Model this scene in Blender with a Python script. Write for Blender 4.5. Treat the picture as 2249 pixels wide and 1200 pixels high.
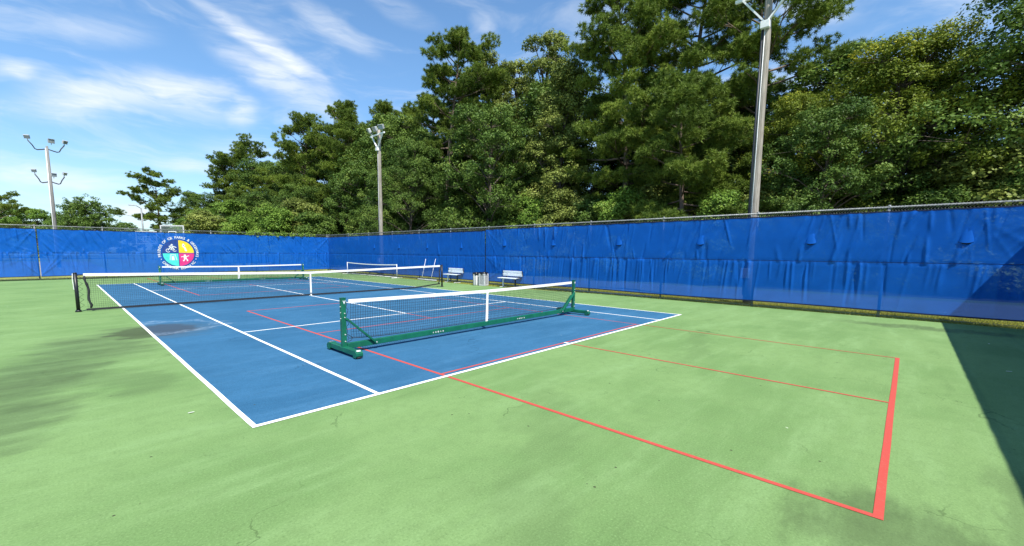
import bpy, math, random
import numpy as np
from mathutils import Vector, Matrix

for o in list(bpy.data.objects): bpy.data.objects.remove(o)
SC = bpy.context.scene
COL = SC.collection
rnd = random.Random(7)
R = math.radians

# ------------------------------------------------------------------ camera
cam_d = bpy.data.cameras.new('camera'); cam = bpy.data.objects.new('camera', cam_d); COL.objects.link(cam)
CX, CY, CZ, PITCH, YAW, ROLL, FPX = -6.69322, -16.35034, 1.73337, -0.10894, 0.79846, 0.00673, 930.895
f_ = Vector((math.sin(YAW)*math.cos(PITCH), math.cos(YAW)*math.cos(PITCH), math.sin(PITCH)))
r_ = Vector((math.cos(YAW), -math.sin(YAW), 0)); u_ = r_.cross(f_)
r2 = r_*math.cos(ROLL)+u_*math.sin(ROLL); u2 = -r_*math.sin(ROLL)+u_*math.cos(ROLL)
cam.matrix_world = Matrix(((r2.x, u2.x, -f_.x, CX), (r2.y, u2.y, -f_.y, CY), (r2.z, u2.z, -f_.z, CZ), (0, 0, 0, 1)))
cam_d.sensor_fit = 'HORIZONTAL'; cam_d.sensor_width = 36; cam_d.lens = FPX/2249*36
cam_d.shift_x = (1124.5-1085.526)/2249; cam_d.shift_y = (655-600)/2249
cam_d.clip_start = 0.05; cam_d.clip_end = 3000
SC.camera = cam
SC.view_settings.view_transform = 'Standard'; SC.view_settings.look = 'None'
SC.view_settings.exposure = 0.70; SC.view_settings.gamma = 1; SC.view_settings.use_curve_mapping = False
SC.render.resolution_x = 1024; SC.render.resolution_y = 546

# ------------------------------------------------------------------ node helpers
def nd(nt, typ, ins=None, **props):
    n = nt.nodes.new(typ)
    for k, v in props.items(): setattr(n, k, v)
    for k, v in (ins or {}).items():
        s = n.inputs[k]
        if isinstance(v, bpy.types.NodeSocket): nt.links.new(v, s)
        elif isinstance(v, bpy.types.Node): nt.links.new(v.outputs[0], s)
        else: s.default_value = v
    return n
def mth(nt, op, a, b=None, clamp=False):
    d = {0: a}
    if b is not None: d[1] = b
    return nd(nt, 'ShaderNodeMath', d, operation=op, use_clamp=clamp).outputs[0]
def mixc(nt, fac, a, b, blend='MIX'):
    n = nt.nodes.new('ShaderNodeMix'); n.data_type = 'RGBA'; n.blend_type = blend
    for i, v in ((0, fac), (6, a), (7, b)):
        s = n.inputs[i]
        if isinstance(v, bpy.types.NodeSocket): nt.links.new(v, s)
        elif i == 0: s.default_value = v
        else: s.default_value = (*v[:3], 1)
    return n.outputs[2]
def noise(nt, vec, scale, detail=4, rough=.55, dist=0):
    return nd(nt, 'ShaderNodeTexNoise', {'Vector': vec, 'Scale': scale, 'Detail': detail, 'Roughness': rough, 'Distortion': dist}).outputs['Fac']
def mrange(nt, v, a, b, c=0., d=1., smooth=True):
    return nd(nt, 'ShaderNodeMapRange', {'Value': v, 'From Min': a, 'From Max': b, 'To Min': c, 'To Max': d},
              interpolation_type='SMOOTHSTEP' if smooth else 'LINEAR').outputs[0]
def mapping(nt, vec, loc=(0, 0, 0), rot=(0, 0, 0), scale=(1, 1, 1), typ='POINT'):
    return nd(nt, 'ShaderNodeMapping', {'Vector': vec, 'Location': loc, 'Rotation': rot, 'Scale': scale}, vector_type=typ).outputs[0]

# ------------------------------------------------------------------ world and sun
SUN_V = Vector((-0.27, -0.60, 1.0)).normalized()
W = bpy.data.worlds.new('World'); SC.world = W; W.use_nodes = True
nt = W.node_tree; nt.nodes.clear()
sky = nd(nt, 'ShaderNodeTexSky', sky_type='NISHITA')
sky.sun_disc = False; sky.sun_elevation = math.asin(SUN_V.z); sky.sun_rotation = math.atan2(SUN_V.x, SUN_V.y)
sky.air_density = 1.0; sky.dust_density = 0.35; sky.ozone_density = 1.0; sky.altitude = 10
tc = nd(nt, 'ShaderNodeTexCoord').outputs['Generated']
sep = nd(nt, 'ShaderNodeSeparateXYZ', {0: tc})
az = mth(nt, 'ARCTAN2', sep.outputs[0], sep.outputs[1]); el = mth(nt, 'ARCSINE', sep.outputs[2])
ae = nd(nt, 'ShaderNodeCombineXYZ', {0: az, 1: el}).outputs[0]
wn = nd(nt, 'ShaderNodeTexNoise', {'Vector': tc, 'Scale': 5.0, 'Detail': 4, 'Roughness': .6})
warp = nd(nt, 'ShaderNodeVectorMath', {0: wn.outputs['Color'], 1: (.5, .5, .5)}, operation='SUBTRACT').outputs[0]
warp = nd(nt, 'ShaderNodeVectorMath', {0: warp, 1: (.10, .045, 0)}, operation='MULTIPLY').outputs[0]
aew = nd(nt, 'ShaderNodeVectorMath', {0: ae, 1: warp}, operation='ADD').outputs[0]
STREAKS = [(0.0541,0.2432,0.35,0.0977,0.0281,0.60),(0.1925,0.2754,0.0137,0.1154,0.0314,0.60),(0.3238,0.3825,-0.4254,0.1245,0.0143,0.82),
(0.3591,0.3193,-0.3685,0.1305,0.0298,0.66),(-0.0302,0.2619,0.0135,0.0228,0.0118,0.70),(0.4415,0.4351,-0.3477,0.1056,0.0204,0.40),
(0.0826,0.3460,0.2035,0.0813,0.0214,0.30),(0.0285,0.1153,0.0109,0.0980,0.0147,0.45),(0.1877,0.1566,-0.0792,0.0521,0.0109,0.45),
(0.2635,0.1965,0.0570,0.0652,0.0256,0.30),(0.1048,0.0637,0.0895,0.0283,0.0177,0.75),(0.7762,0.4669,-0.3197,0.0346,0.0163,0.22),
(1.3996,0.4258,-0.4185,0.0906,0.0186,0.40),(0.5921,0.4778,-0.2812,0.0794,0.0182,0.22),(0.2803,0.2645,-0.2921,0.0278,0.0259,0.5),
(-0.55,0.30,0.2,0.14,0.03,0.7),(-0.9,0.42,-0.3,0.16,0.02,0.6),(2.1,0.35,-0.3,0.15,0.03,0.6),(-1.6,0.3,0.2,0.2,0.04,0.6),(2.9,0.4,0.1,0.2,0.03,0.6)]
cl = None
for (a0, e0, th, L, wd, it) in STREAKS:
    v = mapping(nt, aew, (a0, e0, 0), (0, 0, th), (L*1.35, wd*1.55, 1), 'TEXTURE')
    ln = nd(nt, 'ShaderNodeVectorMath', {0: v}, operation='LENGTH').outputs['Value']
    m = mrange(nt, ln, 1.0, 0.12, 0, it)
    cl = m if cl is None else mth(nt, 'ADD', cl, m)
fib = noise(nt, mapping(nt, aew, rot=(0, 0, -.33), scale=(5, 34, 1)), 1.0, 6, .62, .4)
fib3 = noise(nt, mapping(nt, aew, rot=(0, 0, -.28), scale=(16, 120, 1)), 1.0, 6, .65, .3)
fib2 = noise(nt, mapping(nt, aew, rot=(0, 0, .12), scale=(4, 16, 1)), 1.0, 5, .6, .6)
body = mth(nt, 'MULTIPLY', cl, mrange(nt, mth(nt, 'ADD', mth(nt, 'MULTIPLY', fib, .8), mth(nt, 'MULTIPLY', fib3, .2)), .30, .60, .18, 1.0))
wisp = mth(nt, 'MULTIPLY', mrange(nt, fib2, .44, .76, 0, .5), mrange(nt, el, .75, .15, .3, 1))
hor = mrange(nt, el, .22, -.02, 0, .22)
dens = mth(nt, 'ADD', mth(nt, 'ADD', body, wisp), hor)
dens = mth(nt, 'MINIMUM', dens, .93)
skyc = mixc(nt, 1.0, sky.outputs[0], (.76, 1.0, 1.14), 'MULTIPLY')
lowc = nd(nt, 'ShaderNodeCombineXYZ', {0: mrange(nt, el, 0, .45, .80, 1), 1: mrange(nt, el, 0, .45, .80, 1), 2: mrange(nt, el, 0, .45, .84, 1)}).outputs[0]
skyc = mixc(nt, 1.0, skyc, lowc, 'MULTIPLY')
colr = mixc(nt, dens, skyc, (5.3, 5.6, 5.9))
bg = nd(nt, 'ShaderNodeBackground', {'Color': colr, 'Strength': 0.118})
nd(nt, 'ShaderNodeOutputWorld', {'Surface': bg})
sl = bpy.data.lights.new('sun', 'SUN'); sl.energy = 4.9; sl.angle = R(.53); sl.color = (1, .955, .88)
so = bpy.data.objects.new('sun', sl); COL.objects.link(so); so.rotation_euler = SUN_V.to_track_quat('Z', 'Y').to_euler()
so.location = (-20, -40, 60)

# ------------------------------------------------------------------ materials
MAT = {}
def newmat(name):
    m = bpy.data.materials.new(name); m.use_nodes = True; m.node_tree.nodes.clear(); MAT[name] = m
    return m, m.node_tree
def out(nt, sh): nd(nt, 'ShaderNodeOutputMaterial', {'Surface': sh})
def objco(nt): return nd(nt, 'ShaderNodeTexCoord').outputs['Object']
def geoco(nt): return nd(nt, 'ShaderNodeNewGeometry').outputs['Position']
def plain(name, col, rough=.5, metal=0., var=.12, scale=9., spec=.4, bump=0., col2=None):
    m, nt = newmat(name); v = objco(nt)
    n = noise(nt, v, scale, 5, .6)
    dark = tuple(c*(1-var*2) for c in col) if col2 is None else col2
    c = mixc(nt, mrange(nt, n, .3, .7), dark, tuple(min(1, c*(1+var)) for c in col))
    ins = {'Base Color': c, 'Roughness': rough, 'Metallic': metal, 'Specular IOR Level': spec}
    if bump:
        b = nd(nt, 'ShaderNodeBump', {'Height': noise(nt, v, scale*8, 4), 'Strength': bump, 'Distance': .01}); ins['Normal'] = b.outputs[0]
    out(nt, nd(nt, 'ShaderNodeBsdfPrincipled', ins)); return m
plain('galv', (.24, .255, .26), .5, .3, .18, 14)
plain('chain_wire', (.20, .22, .21), .5, .3, .25, 6)
plain('black_paint', (.012, .013, .016), .4, 0, .2, 20)
plain('black_cord', (.014, .015, .018), .85)
plain('net_black', (.02, .022, .026), .8)
plain('white_tape', (.80, .79, .75), .75, 0, .05, 25)
plain('white_paint', (.78, .78, .76), .45, 0, .06, 15)
plain('green_steel', (.006, .118, .064), .38, 0, .09, 5, .45)
plain('bolt', (.7, .72, .72), .35, .3)
plain('bench_alu', (.74, .78, .82), .42, .1, .08, 12)
plain('dark_steel', (.03, .033, .04), .5)
plain('bin_grey', (.34, .34, .35), .8, 0, .25, 45, bump=.4)
plain('bin_frame', (.52, .53, .54), .5, 0, .1, 8)
plain('bag', (.008, .008, .009), .28, 0, .2, 8, .5)
plain('rubber', (.02, .02, .02), .8)
plain('lamp_body', (.42, .44, .46), .4, .2, .1, 8)
plain('lamp_glass', (.30, .34, .36), .15, .2, .1, 4, .6)
plain('navy_hem', (.004, .010, .040), .8)
plain('emblem_white', (.66, .67, .69), .7, 0, .06, 6)
plain('emblem_navy', (.010, .045, .22), .7, 0, .15, 5)
plain('emblem_yellow', (.80, .55, .02), .7, 0, .10, 4)
plain('emblem_teal', (.06, .62, .55), .7, 0, .10, 4)
plain('emblem_pink', (.62, .03, .20), .7, 0, .10, 4)
plain('orange_rim', (.7, .12, .03), .4)

def wood(name, c1, c2):
    m, nt = newmat(name); v = mapping(nt, objco(nt), scale=(14, 14, .7))
    n = noise(nt, v, 2.2, 6, .7, .5); n2 = noise(nt, objco(nt), .7, 3)
    c = mixc(nt, mrange(nt, n, .32, .68), c1, c2); c = mixc(nt, mth(nt, 'MULTIPLY', mrange(nt, n2, .45, .75), .4), c, tuple(x*.55 for x in c1))
    b = nd(nt, 'ShaderNodeBump', {'Height': n, 'Strength': .5, 'Distance': .01})
    out(nt, nd(nt, 'ShaderNodeBsdfPrincipled', {'Base Color': c, 'Roughness': .85, 'Normal': b.outputs[0]}))
wood('pole_wood', (.17, .145, .115), (.36, .325, .275))
wood('pole_grey', (.12, .115, .11), (.25, .245, .235))
wood('bark', (.055, .042, .032), (.13, .10, .08))
wood('bark_pine', (.09, .062, .045), (.20, .145, .11))

# --- court paint with real stains (mildew and puddle marks)
STAINS = [(-5.35, -4.9, .2, 1.0, 1.05, 1.0), (-6.35, -6.1, .25, .75, 1.35, .8), (-7.0, -7.9, -.15, .72, 1.6, .82), (-7.3, -10.0, -.3, .62, 1.1, .8), (-6.2, -8.9, .3, .35, 1.1, .4),
          (-3.2, -16.5, .5, .55, .55, .8), (-2.4, -17.2, .2, 1.0, .3, .5), (7.5, -16.7, .05, .42, 1.6, .8), (-4.7, -14.6, .7, .8, .4, .28), (-3.2, -13.7, .7, 1.3, .35, .22), (1.5, -13.6, .2, 1.8, .3, .22)]
def stain_mask(nt, pos):
    wn = nd(nt, 'ShaderNodeTexNoise', {'Vector': mapping(nt, pos, rot=(0, 0, .25), scale=(.7, 1.6, 1)), 'Scale': 1.5, 'Detail': 7, 'Roughness': .64})
    w = nd(nt, 'ShaderNodeVectorMath', {0: wn.outputs['Color'], 1: (.5, .5, .5)}, operation='SUBTRACT').outputs[0]
    w = nd(nt, 'ShaderNodeVectorMath', {0: w, 1: (1.5, 1.5, 0)}, operation='MULTIPLY').outputs[0]
    p = nd(nt, 'ShaderNodeVectorMath', {0: pos, 1: w}, operation='ADD').outputs[0]
    p = nd(nt, 'ShaderNodeVectorMath', {0: p, 1: (1, 1, 0)}, operation='MULTIPLY').outputs[0]
    tot = None
    for x, y, th, a, b, s in STAINS:
        q = mapping(nt, p, (x, y, 0), (0, 0, th), (a*1.25, b*1.25, 1), 'TEXTURE')
        l = nd(nt, 'ShaderNodeVectorMath', {0: q}, operation='LENGTH').outputs['Value']
        m = mrange(nt, l, 1.05, .45, 0, s); tot = m if tot is None else mth(nt, 'MAXIMUM', tot, m)
    return tot, p
def court_mat(name, base, light, dark, stain, ring=None):
    m, nt = newmat(name); pos = geoco(nt)
    n1 = noise(nt, pos, .5, 6, .62); n2 = noise(nt, mapping(nt, pos, rot=(0, 0, .25), scale=(.45, 2.3, 1)), 1.0, 8, .68)
    n3 = noise(nt, pos, 7, 7, .72); n4 = noise(nt, pos, 60, 4, .8)
    c = mixc(nt, mrange(nt, n1, .36, .62), dark, base)
    c = mixc(nt, mrange(nt, n2, .46, .72, 0, .8), c, light)
    c = mixc(nt, mrange(nt, n2, .45, .26, 0, .5), c, tuple(x*.72 for x in dark))
    c = mixc(nt, mrange(nt, n3, .42, .72, 0, .5), c, tuple(x*.74 for x in base))
    c = mixc(nt, mrange(nt, n4, .50, .70, 0, .45), c, tuple(min(.8, x*1.3) for x in light))
    c = mixc(nt, mrange(nt, n4, .48, .30, 0, .55), c, tuple(x*.55 for x in dark))
    st, wp = stain_mask(nt, pos)
    stk = mth(nt, 'MULTIPLY', st, mrange(nt, mth(nt, 'ADD', mth(nt, 'MULTIPLY', n2, .6), mth(nt, 'MULTIPLY', n3, .4)), .36, .60, .92, .48))
    c = mixc(nt, stk, c, stain)
    c = mixc(nt, mth(nt, 'MULTIPLY', mrange(nt, st, .78, .98), .6), c, tuple(x*.62 for x in (stain[0]*1.25, stain[1], stain[2]*1.1)))
    if ring:
        q = mapping(nt, wp, (ring[0], ring[1], 0), (0, 0, .4), (ring[2], ring[3], 1), 'TEXTURE')
        l = nd(nt, 'ShaderNodeVectorMath', {0: q}, operation='LENGTH').outputs['Value']
        rm = mth(nt, 'MULTIPLY', mrange(nt, l, .72, .92), mrange(nt, l, 1.12, .95))
        c = mixc(nt, mth(nt, 'MULTIPLY', rm, mrange(nt, n3, .35, .65, .0, .32)), c, (.36, .45, .54))
    # hairline cracks in patches
    vo = nd(nt, 'ShaderNodeTexVoronoi', {'Vector': nd(nt, 'ShaderNodeVectorMath', {0: pos, 1: nd(nt, 'ShaderNodeVectorMath', {0: nd(nt, 'ShaderNodeTexNoise', {'Vector': pos, 'Scale': 2.4, 'Detail': 5}).outputs['Color'], 1: (.9, .9, 0)}, operation='MULTIPLY').outputs[0]}, operation='ADD').outputs[0], 'Scale': .42}, feature='DISTANCE_TO_EDGE')
    ck = mth(nt, 'MULTIPLY', mrange(nt, vo.outputs['Distance'], .0042, .0008), mrange(nt, noise(nt, pos, .8, 3), .51, .61, 0, .5))
    c = mixc(nt, ck, c, tuple(x*.35 for x in dark))
    sp = nd(nt, 'ShaderNodeTexVoronoi', {'Vector': pos, 'Scale': 2.2})
    spk = mth(nt, 'MULTIPLY', mrange(nt, sp.outputs['Distance'], .05, .03), mth(nt, 'GREATER_THAN', noise(nt, pos, 1.3, 2), .6))
    c = mixc(nt, mth(nt, 'MULTIPLY', spk, .5), c, (.6, .66, .5))
    sd = nd(nt, 'ShaderNodeTexVoronoi', {'Vector': pos, 'Scale': 5.5})
    c = mixc(nt, mth(nt, 'MULTIPLY', mrange(nt, sd.outputs['Distance'], .075, .045), mth(nt, 'GREATER_THAN', noise(nt, pos, 3.1, 2), .58)), c, (.05, .06, .03))
    b = nd(nt, 'ShaderNodeBump', {'Height': n4, 'Strength': .35, 'Distance': .004})
    rg = mrange(nt, st, .0, 1., .88, .7, False)
    out(nt, nd(nt, 'ShaderNodeBsdfPrincipled', {'Base Color': c, 'Roughness': rg, 'Specular IOR Level': .12, 'Normal': b.outputs[0]}))
court_mat('court_green', (.158, .260, .094), (.184, .298, .118), (.124, .218, .074), (.058, .088, .036))
court_mat('court_blue', (.032, .120, .225), (.048, .148, .262), (.024, .098, .188), (.050, .082, .105), (-5.0, -4.5, .95, 1.0))
def line_mat(name, col, wear, amt=.3):
    m, nt = newmat(name); pos = geoco(nt)
    n = noise(nt, pos, 38, 6, .8); n2 = noise(nt, pos, 1.1, 3)
    c = mixc(nt, mth(nt, 'MULTIPLY', mrange(nt, n, .5, .72), mrange(nt, n2, .3, .7, .2, 1)), col, wear)
    out(nt, nd(nt, 'ShaderNodeBsdfPrincipled', {'Base Color': c, 'Roughness': .8, 'Specular IOR Level': .25}))
line_mat('line_white', (.80, .81, .78), (.52, .58, .56)); line_mat('line_red', (.43, .064, .048), (.40, .13, .085))

def grass_mat():
    m, nt = newmat('grass'); pos = geoco(nt)
    c = mixc(nt, mrange(nt, noise(nt, pos, .6, 4), .3, .7), (.20, .23, .04), (.34, .34, .085))
    c = mixc(nt, mrange(nt, noise(nt, pos, 22, 5, .8), .35, .7), c, (.15, .19, .03))
    c = mixc(nt, mrange(nt, noise(nt, pos, 2.2, 4), .55, .75, 0, .7), c, (.34, .29, .13))
    b = nd(nt, 'ShaderNodeBump', {'Height': noise(nt, pos, 40, 5, .8), 'Strength': .8, 'Distance': .04})
    out(nt, nd(nt, 'ShaderNodeBsdfPrincipled', {'Base Color': c, 'Roughness': .9, 'Normal': b.outputs[0]}))
grass_mat()
def blade_mat():
    m, nt = newmat('grass_blade'); a = nd(nt, 'ShaderNodeAttribute', attribute_name='tint').outputs['Fac']
    c = mixc(nt, a, (.24, .28, .045), (.46, .43, .12))
    d = nd(nt, 'ShaderNodeBsdfDiffuse', {'Color': c}); t = nd(nt, 'ShaderNodeBsdfTranslucent', {'Color': c})
    out(nt, nd(nt, 'ShaderNodeMixShader', {0: .35, 1: d, 2: t}))
blade_mat()
def asphalt(name, base):
    m, nt = newmat(name); pos = geoco(nt)
    c = mixc(nt, mrange(nt, noise(nt, pos, .5, 5), .3, .7), tuple(x*.82 for x in base), base)
    c = mixc(nt, mrange(nt, noise(nt, pos, 60, 4, .8), .4, .75, 0, .5), c, tuple(x*.6 for x in base))
    out(nt, nd(nt, 'ShaderNodeBsdfPrincipled', {'Base Color': c, 'Roughness': .92}))
asphalt('asphalt', (.27, .265, .26)); asphalt('concrete', (.42, .41, .39))
def litter_mat():
    m, nt = newmat('forest_floor'); pos = geoco(nt)
    c = mixc(nt, mrange(nt, noise(nt, pos, 3, 6, .7), .3, .7), (.03, .03, .012), (.07, .055, .03))
    out(nt, nd(nt, 'ShaderNodeBsdfPrincipled', {'Base Color': c, 'Roughness': .95}))
litter_mat()
def screen_mat(name, tr, blue=(.0060, .112, .50)):
    m, nt = newmat(name); pos = objco(nt)
    n = noise(nt, pos, 1.7, 6, .65); n2 = noise(nt, pos, 7, 5, .7)
    c = mixc(nt, mrange(nt, n, .3, .7), tuple(x*.86 for x in blue), blue)
    c = mixc(nt, mth(nt, 'MULTIPLY', mrange(nt, n2, .52, .75), mrange(nt, noise(nt, pos, .6, 3), .45, .65, 0, .30)), c, (.03, .16, .46))
    p = nd(nt, 'ShaderNodeBsdfPrincipled', {'Base Color': c, 'Roughness': .6, 'Specular IOR Level': .08})
    t = nd(nt, 'ShaderNodeBsdfTranslucent', {'Color': c})
    s = nd(nt, 'ShaderNodeMixShader', {0: .12, 1: p, 2: t})
    tp = nd(nt, 'ShaderNodeBsdfTransparent', {'Color': (.42, .68, 1, 1)})
    out(nt, nd(nt, 'ShaderNodeMixShader', {0: tr, 1: s, 2: tp}))
screen_mat('screen_blue', .155); screen_mat('screen_dense', .035)
def glass_mat():
    m, nt = newmat('clear_board'); tp = nd(nt, 'ShaderNodeBsdfTransparent', {'Color': (.93, .95, .95, 1)}); g = nd(nt, 'ShaderNodeBsdfGlossy', {'Roughness': .08})
    out(nt, nd(nt, 'ShaderNodeMixShader', {0: .10, 1: tp, 2: g}))
glass_mat()
def leaf_mat(name, c1, c2, c3, trans=.32, rough=.5):
    m, nt = newmat(name)
    a = nd(nt, 'ShaderNodeAttribute', attribute_name='tint').outputs['Fac']
    orn = nd(nt, 'ShaderNodeObjectInfo').outputs['Random']
    c = mixc(nt, mrange(nt, a, 0, .7, 0, 1, False), c1, c2); c = mixc(nt, mrange(nt, a, .72, 1, 0, 1, False), c, c3)
    c = mixc(nt, mrange(nt, orn, 0, 1, 0, .25, False), c, tuple(x*.75 for x in c1))
    p = nd(nt, 'ShaderNodeBsdfPrincipled', {'Base Color': c, 'Roughness': rough, 'Specular IOR Level': .14})
    t = nd(nt, 'ShaderNodeBsdfTranslucent', {'Color': c})
    out(nt, nd(nt, 'ShaderNodeMixShader', {0: trans, 1: p, 2: t}))
leaf_mat('leaf_pine', (.060, .105, .018), (.185, .255, .036), (.36, .40, .075), .22, .5)
leaf_mat('leaf_dark', (.038, .085, .018), (.130, .205, .036), (.27, .33, .070), .22)
leaf_mat('leaf_olive', (.090, .125, .028), (.250, .300, .064), (.44, .46, .14), .22)
leaf_mat('leaf_yellow', (.058, .105, .016), (.21, .255, .028), (.54, .48, .045), .24)
leaf_mat('leaf_bright', (.054, .120, .020), (.185, .300, .044), (.36, .44, .085), .22)

# ------------------------------------------------------------------ mesh helpers
class MB:
    def __init__(s): s.v = []; s.f = []
    def box(s, c, d, m=None):
        b = len(s.v); c = Vector(c)
        for z in (-1, 1):
            for y in (-1, 1):
                for x in (-1, 1):
                    p = Vector((x*d[0]/2, y*d[1]/2, z*d[2]/2)); s.v.append(c+((m @ p) if m else p))
        s.f += [tuple(b+i for i in q) for q in ((0, 2, 3, 1), (4, 5, 7, 6), (0, 1, 5, 4), (2, 6, 7, 3), (0, 4, 6, 2), (1, 3, 7, 5))]
        return s
    def bar(s, p, q, w, h, up=(0, 0, 1)):
        p = Vector(p); q = Vector(q); d = q-p; L = d.length; d.normalize(); up = Vector(up)
        sd = d.cross(up)
        if sd.length < 1e-4: sd = d.cross(Vector((0, 1, 0)))
        sd.normalize(); u = sd.cross(d)
        M = Matrix((d, sd, u)).transposed()
        return s.box((p+q)/2, (L, w, h), M)
    def tube(s, pts, r, n=8, cap=True):
        pts = [Vector(p) for p in pts]; k = len(pts)
        rs = r if isinstance(r, (list, tuple)) else [r]*k
        b = len(s.v); ref = Vector((0.31, 0.87, 0.13))
        for i, p in enumerate(pts):
            t = (pts[min(i+1, k-1)]-pts[max(i-1, 0)]).normalized()
            a = t.cross(ref)
            if a.length < .1: a = t.cross(Vector((1, 0, 0)))
            a.normalize(); c = t.cross(a)
            for j in range(n):
                an = 2*math.pi*j/n; s.v.append(p+(a*math.cos(an)+c*math.sin(an))*rs[i])
        for i in range(k-1):
            for j in range(n):
                j2 = (j+1) % n; s.f.append((b+i*n+j, b+i*n+j2, b+(i+1)*n+j2, b+(i+1)*n+j))
        if cap:
            s.f.append(tuple(b+j for j in range(n))[::-1]); s.f.append(tuple(b+(k-1)*n+j for j in range(n)))
        return s
    def prism(s, poly, o, ux, uy, nrm, th):
        o = Vector(o); ux = Vector(ux); uy = Vector(uy); nrm = Vector(nrm); b = len(s.v); n = len(poly)
        for k in (0, 1):
            for (x, y) in poly: s.v.append(o+ux*x+uy*y+nrm*(th*k))
        s.f.append(tuple(range(b, b+n))); s.f.append(tuple(range(b+n, b+2*n))[::-1])
        for i in range(n):
            j = (i+1) % n; s.f.append((b+i, b+j, b+n+j, b+n+i))
        return s
    def mesh(s, name, mat, smooth=False):
        me = bpy.data.meshes.new(name); me.from_pydata([tuple(v) for v in s.v], [], s.f); me.materials.append(MAT[mat])
        if smooth: me.polygons.foreach_set('use_smooth', [True]*len(me.polygons))
        me.update(); return me
    def build(s, name, mat, parent=None, smooth=False, bevel=0.):
        o = bpy.data.objects.new(name, s.mesh(name, mat, smooth)); COL.objects.link(o); o.parent = parent
        if bevel:
            md = o.modifiers.new('bevel', 'BEVEL'); md.width = bevel; md.segments = 2; md.limit_method = 'ANGLE'
        return o
def npmesh(name, verts, faces, mat, tint=None, smooth=False):
    verts = np.asarray(verts, np.float32); faces = np.asarray(faces, np.int32); k = faces.shape[1]; n = len(faces)
    me = bpy.data.meshes.new(name); me.vertices.add(len(verts)); me.vertices.foreach_set('co', verts.ravel())
    me.loops.add(n*k); me.loops.foreach_set('vertex_index', faces.ravel())
    me.polygons.add(n); me.polygons.foreach_set('loop_start', np.arange(0, n*k, k, dtype=np.int32))
    me.polygons.foreach_set('loop_total', np.full(n, k, np.int32))
    if smooth: me.polygons.foreach_set('use_smooth', np.ones(n, bool))
    me.materials.append(MAT[mat])
    if tint is not None:
        at = me.attributes.new('tint', 'FLOAT', 'FACE'); at.data.foreach_set('value', np.asarray(tint, np.float32))
    me.update(calc_edges=True); me.validate(); return me
def link(name, me, parent=None):
    o = bpy.data.objects.new(name, me); COL.objects.link(o); o.parent = parent; return o
def tag(o, label=None, cat=None, group=None, kind=None):
    if label: o['label'] = label
    if cat: o['category'] = cat
    if group: o['group'] = group
    if kind: o['kind'] = kind
    return o
def thing(name, label, cat, loc=(0, 0, 0), rz=0, group=None):
    o = bpy.data.objects.new(name, None); COL.objects.link(o); o.location = loc; o.rotation_euler = (0, 0, rz)
    o.empty_display_size = .2
    return tag(o, label, cat, group)
def copy_tree(o, parent=None):
    c = o.copy(); COL.objects.link(c); c.parent = parent
    for ch in list(o.children): copy_tree(ch, c)
    return c
def sheet(name, poly, z, mat, parent=None, kind='structure'):
    me = bpy.data.meshes.new(name); me.from_pydata([(x, y, z) for x, y in poly], [], [tuple(range(len(poly)))]); me.materials.append(MAT[mat]); me.update()
    o = link(name, me, parent)
    if kind: o['kind'] = kind
    return o
def rect(x0, x1, y0, y1): return [(x0, y0), (x1, y0), (x1, y1), (x0, y1)]

# ------------------------------------------------------------------ setting
XF, YB, YN = 9.10, 18.30, -18.90          # right fence, back fence, near fence
sheet('ground', rect(-900, 900, -500, 1500), -.035, 'grass')
cp = [(-22, YN-.6), (9.02, YN-.6), (9.02, -6.9), (8.40, -3.2), (8.40, 3.5), (8.75, 8.0), (8.75, YB-.35), (-22, YB-.55)]
mb = MB(); mb.prism(cp, (0, 0, -.05), (1, 0, 0), (0, 1, 0), (0, 0, 1), .05)
court = tag(mb.build('court', 'court_green'), kind='structure')
bl = sheet('blue_playing_area', rect(-5.485, 5.485, -11.885, 11.885), .002, 'court_blue', court, None)
def line(name, mat, p, q, w, z):
    p = Vector((*p, 0)); q = Vector((*q, 0)); d = (q-p).normalized(); s = Vector((-d.y, d.x, 0))*w/2
    # small wobble so a hand-taped edge is not ruler straight
    n = max(2, int((q-p).length/0.7)); a = []; b = []
    for i in range(n+1):
        c = p+(q-p)*(i/n); j = Vector((-d.y, d.x, 0))*(rnd.uniform(-1, 1)*.0025 if 0 < i < n else 0)
        a.append((c+s+j)); b.append((c-s+j))
    v = a+b; fs = [(i, i+1, n+2+i, n+1+i) for i in range(n)]
    me = bpy.data.meshes.new(name); me.from_pydata([(x.x, x.y, z) for x in v], [], fs); me.materials.append(MAT[mat]); me.update()
    return link(name, me, court)
wz = .0056; rz_ = .0036; LW = .052
for sy in (-1, 1):
    line('white_line', 'line_white', (-5.485, sy*11.86), (5.485, sy*11.86), .06, wz+.0005)          # baselines
    line('white_line', 'line_white', (-4.09, sy*6.4), (4.09, sy*6.4), LW, wz+.00025)                  # service lines
    line('white_line', 'line_white', (0, sy*11.83), (0, sy*11.72), LW, wz)                            # centre marks
for sx in (-1, 1):
    line('white_line', 'line_white', (sx*5.46, -11.83), (sx*5.46, 11.83), LW, wz)
    line('white_line', 'line_white', (sx*4.09, -11.83), (sx*4.09, 11.83), LW, wz)
line('white_line', 'line_white', (0, -6.374), (0, 6.374), LW, wz)
for y0 in (-9.64, 9.64):
    for sx in (-1, 1): line('red_line', 'line_red', (sx*3.025, y0-6.70), (sx*3.025, y0+6.70),   .05 if sx < 0 else .032, rz_)
    for sy in (-1, 1):
        line('red_line', 'line_red', (-3.05, y0+sy*6.70), (3.05, y0+sy*6.70), .054, rz_+.0004)
        line('red_line', 'line_red', (-3.0, y0+sy*2.085), (3.0, y0+sy*2.085), .042, rz_+.0002)
        line('red_line', 'line_red', (0, y0+sy*2.107), (0, y0+sy*6.675), .038, rz_+.0002)
sheet('road', rect(11.1, 16.6, -120, 120), -.02, 'asphalt')
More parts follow.
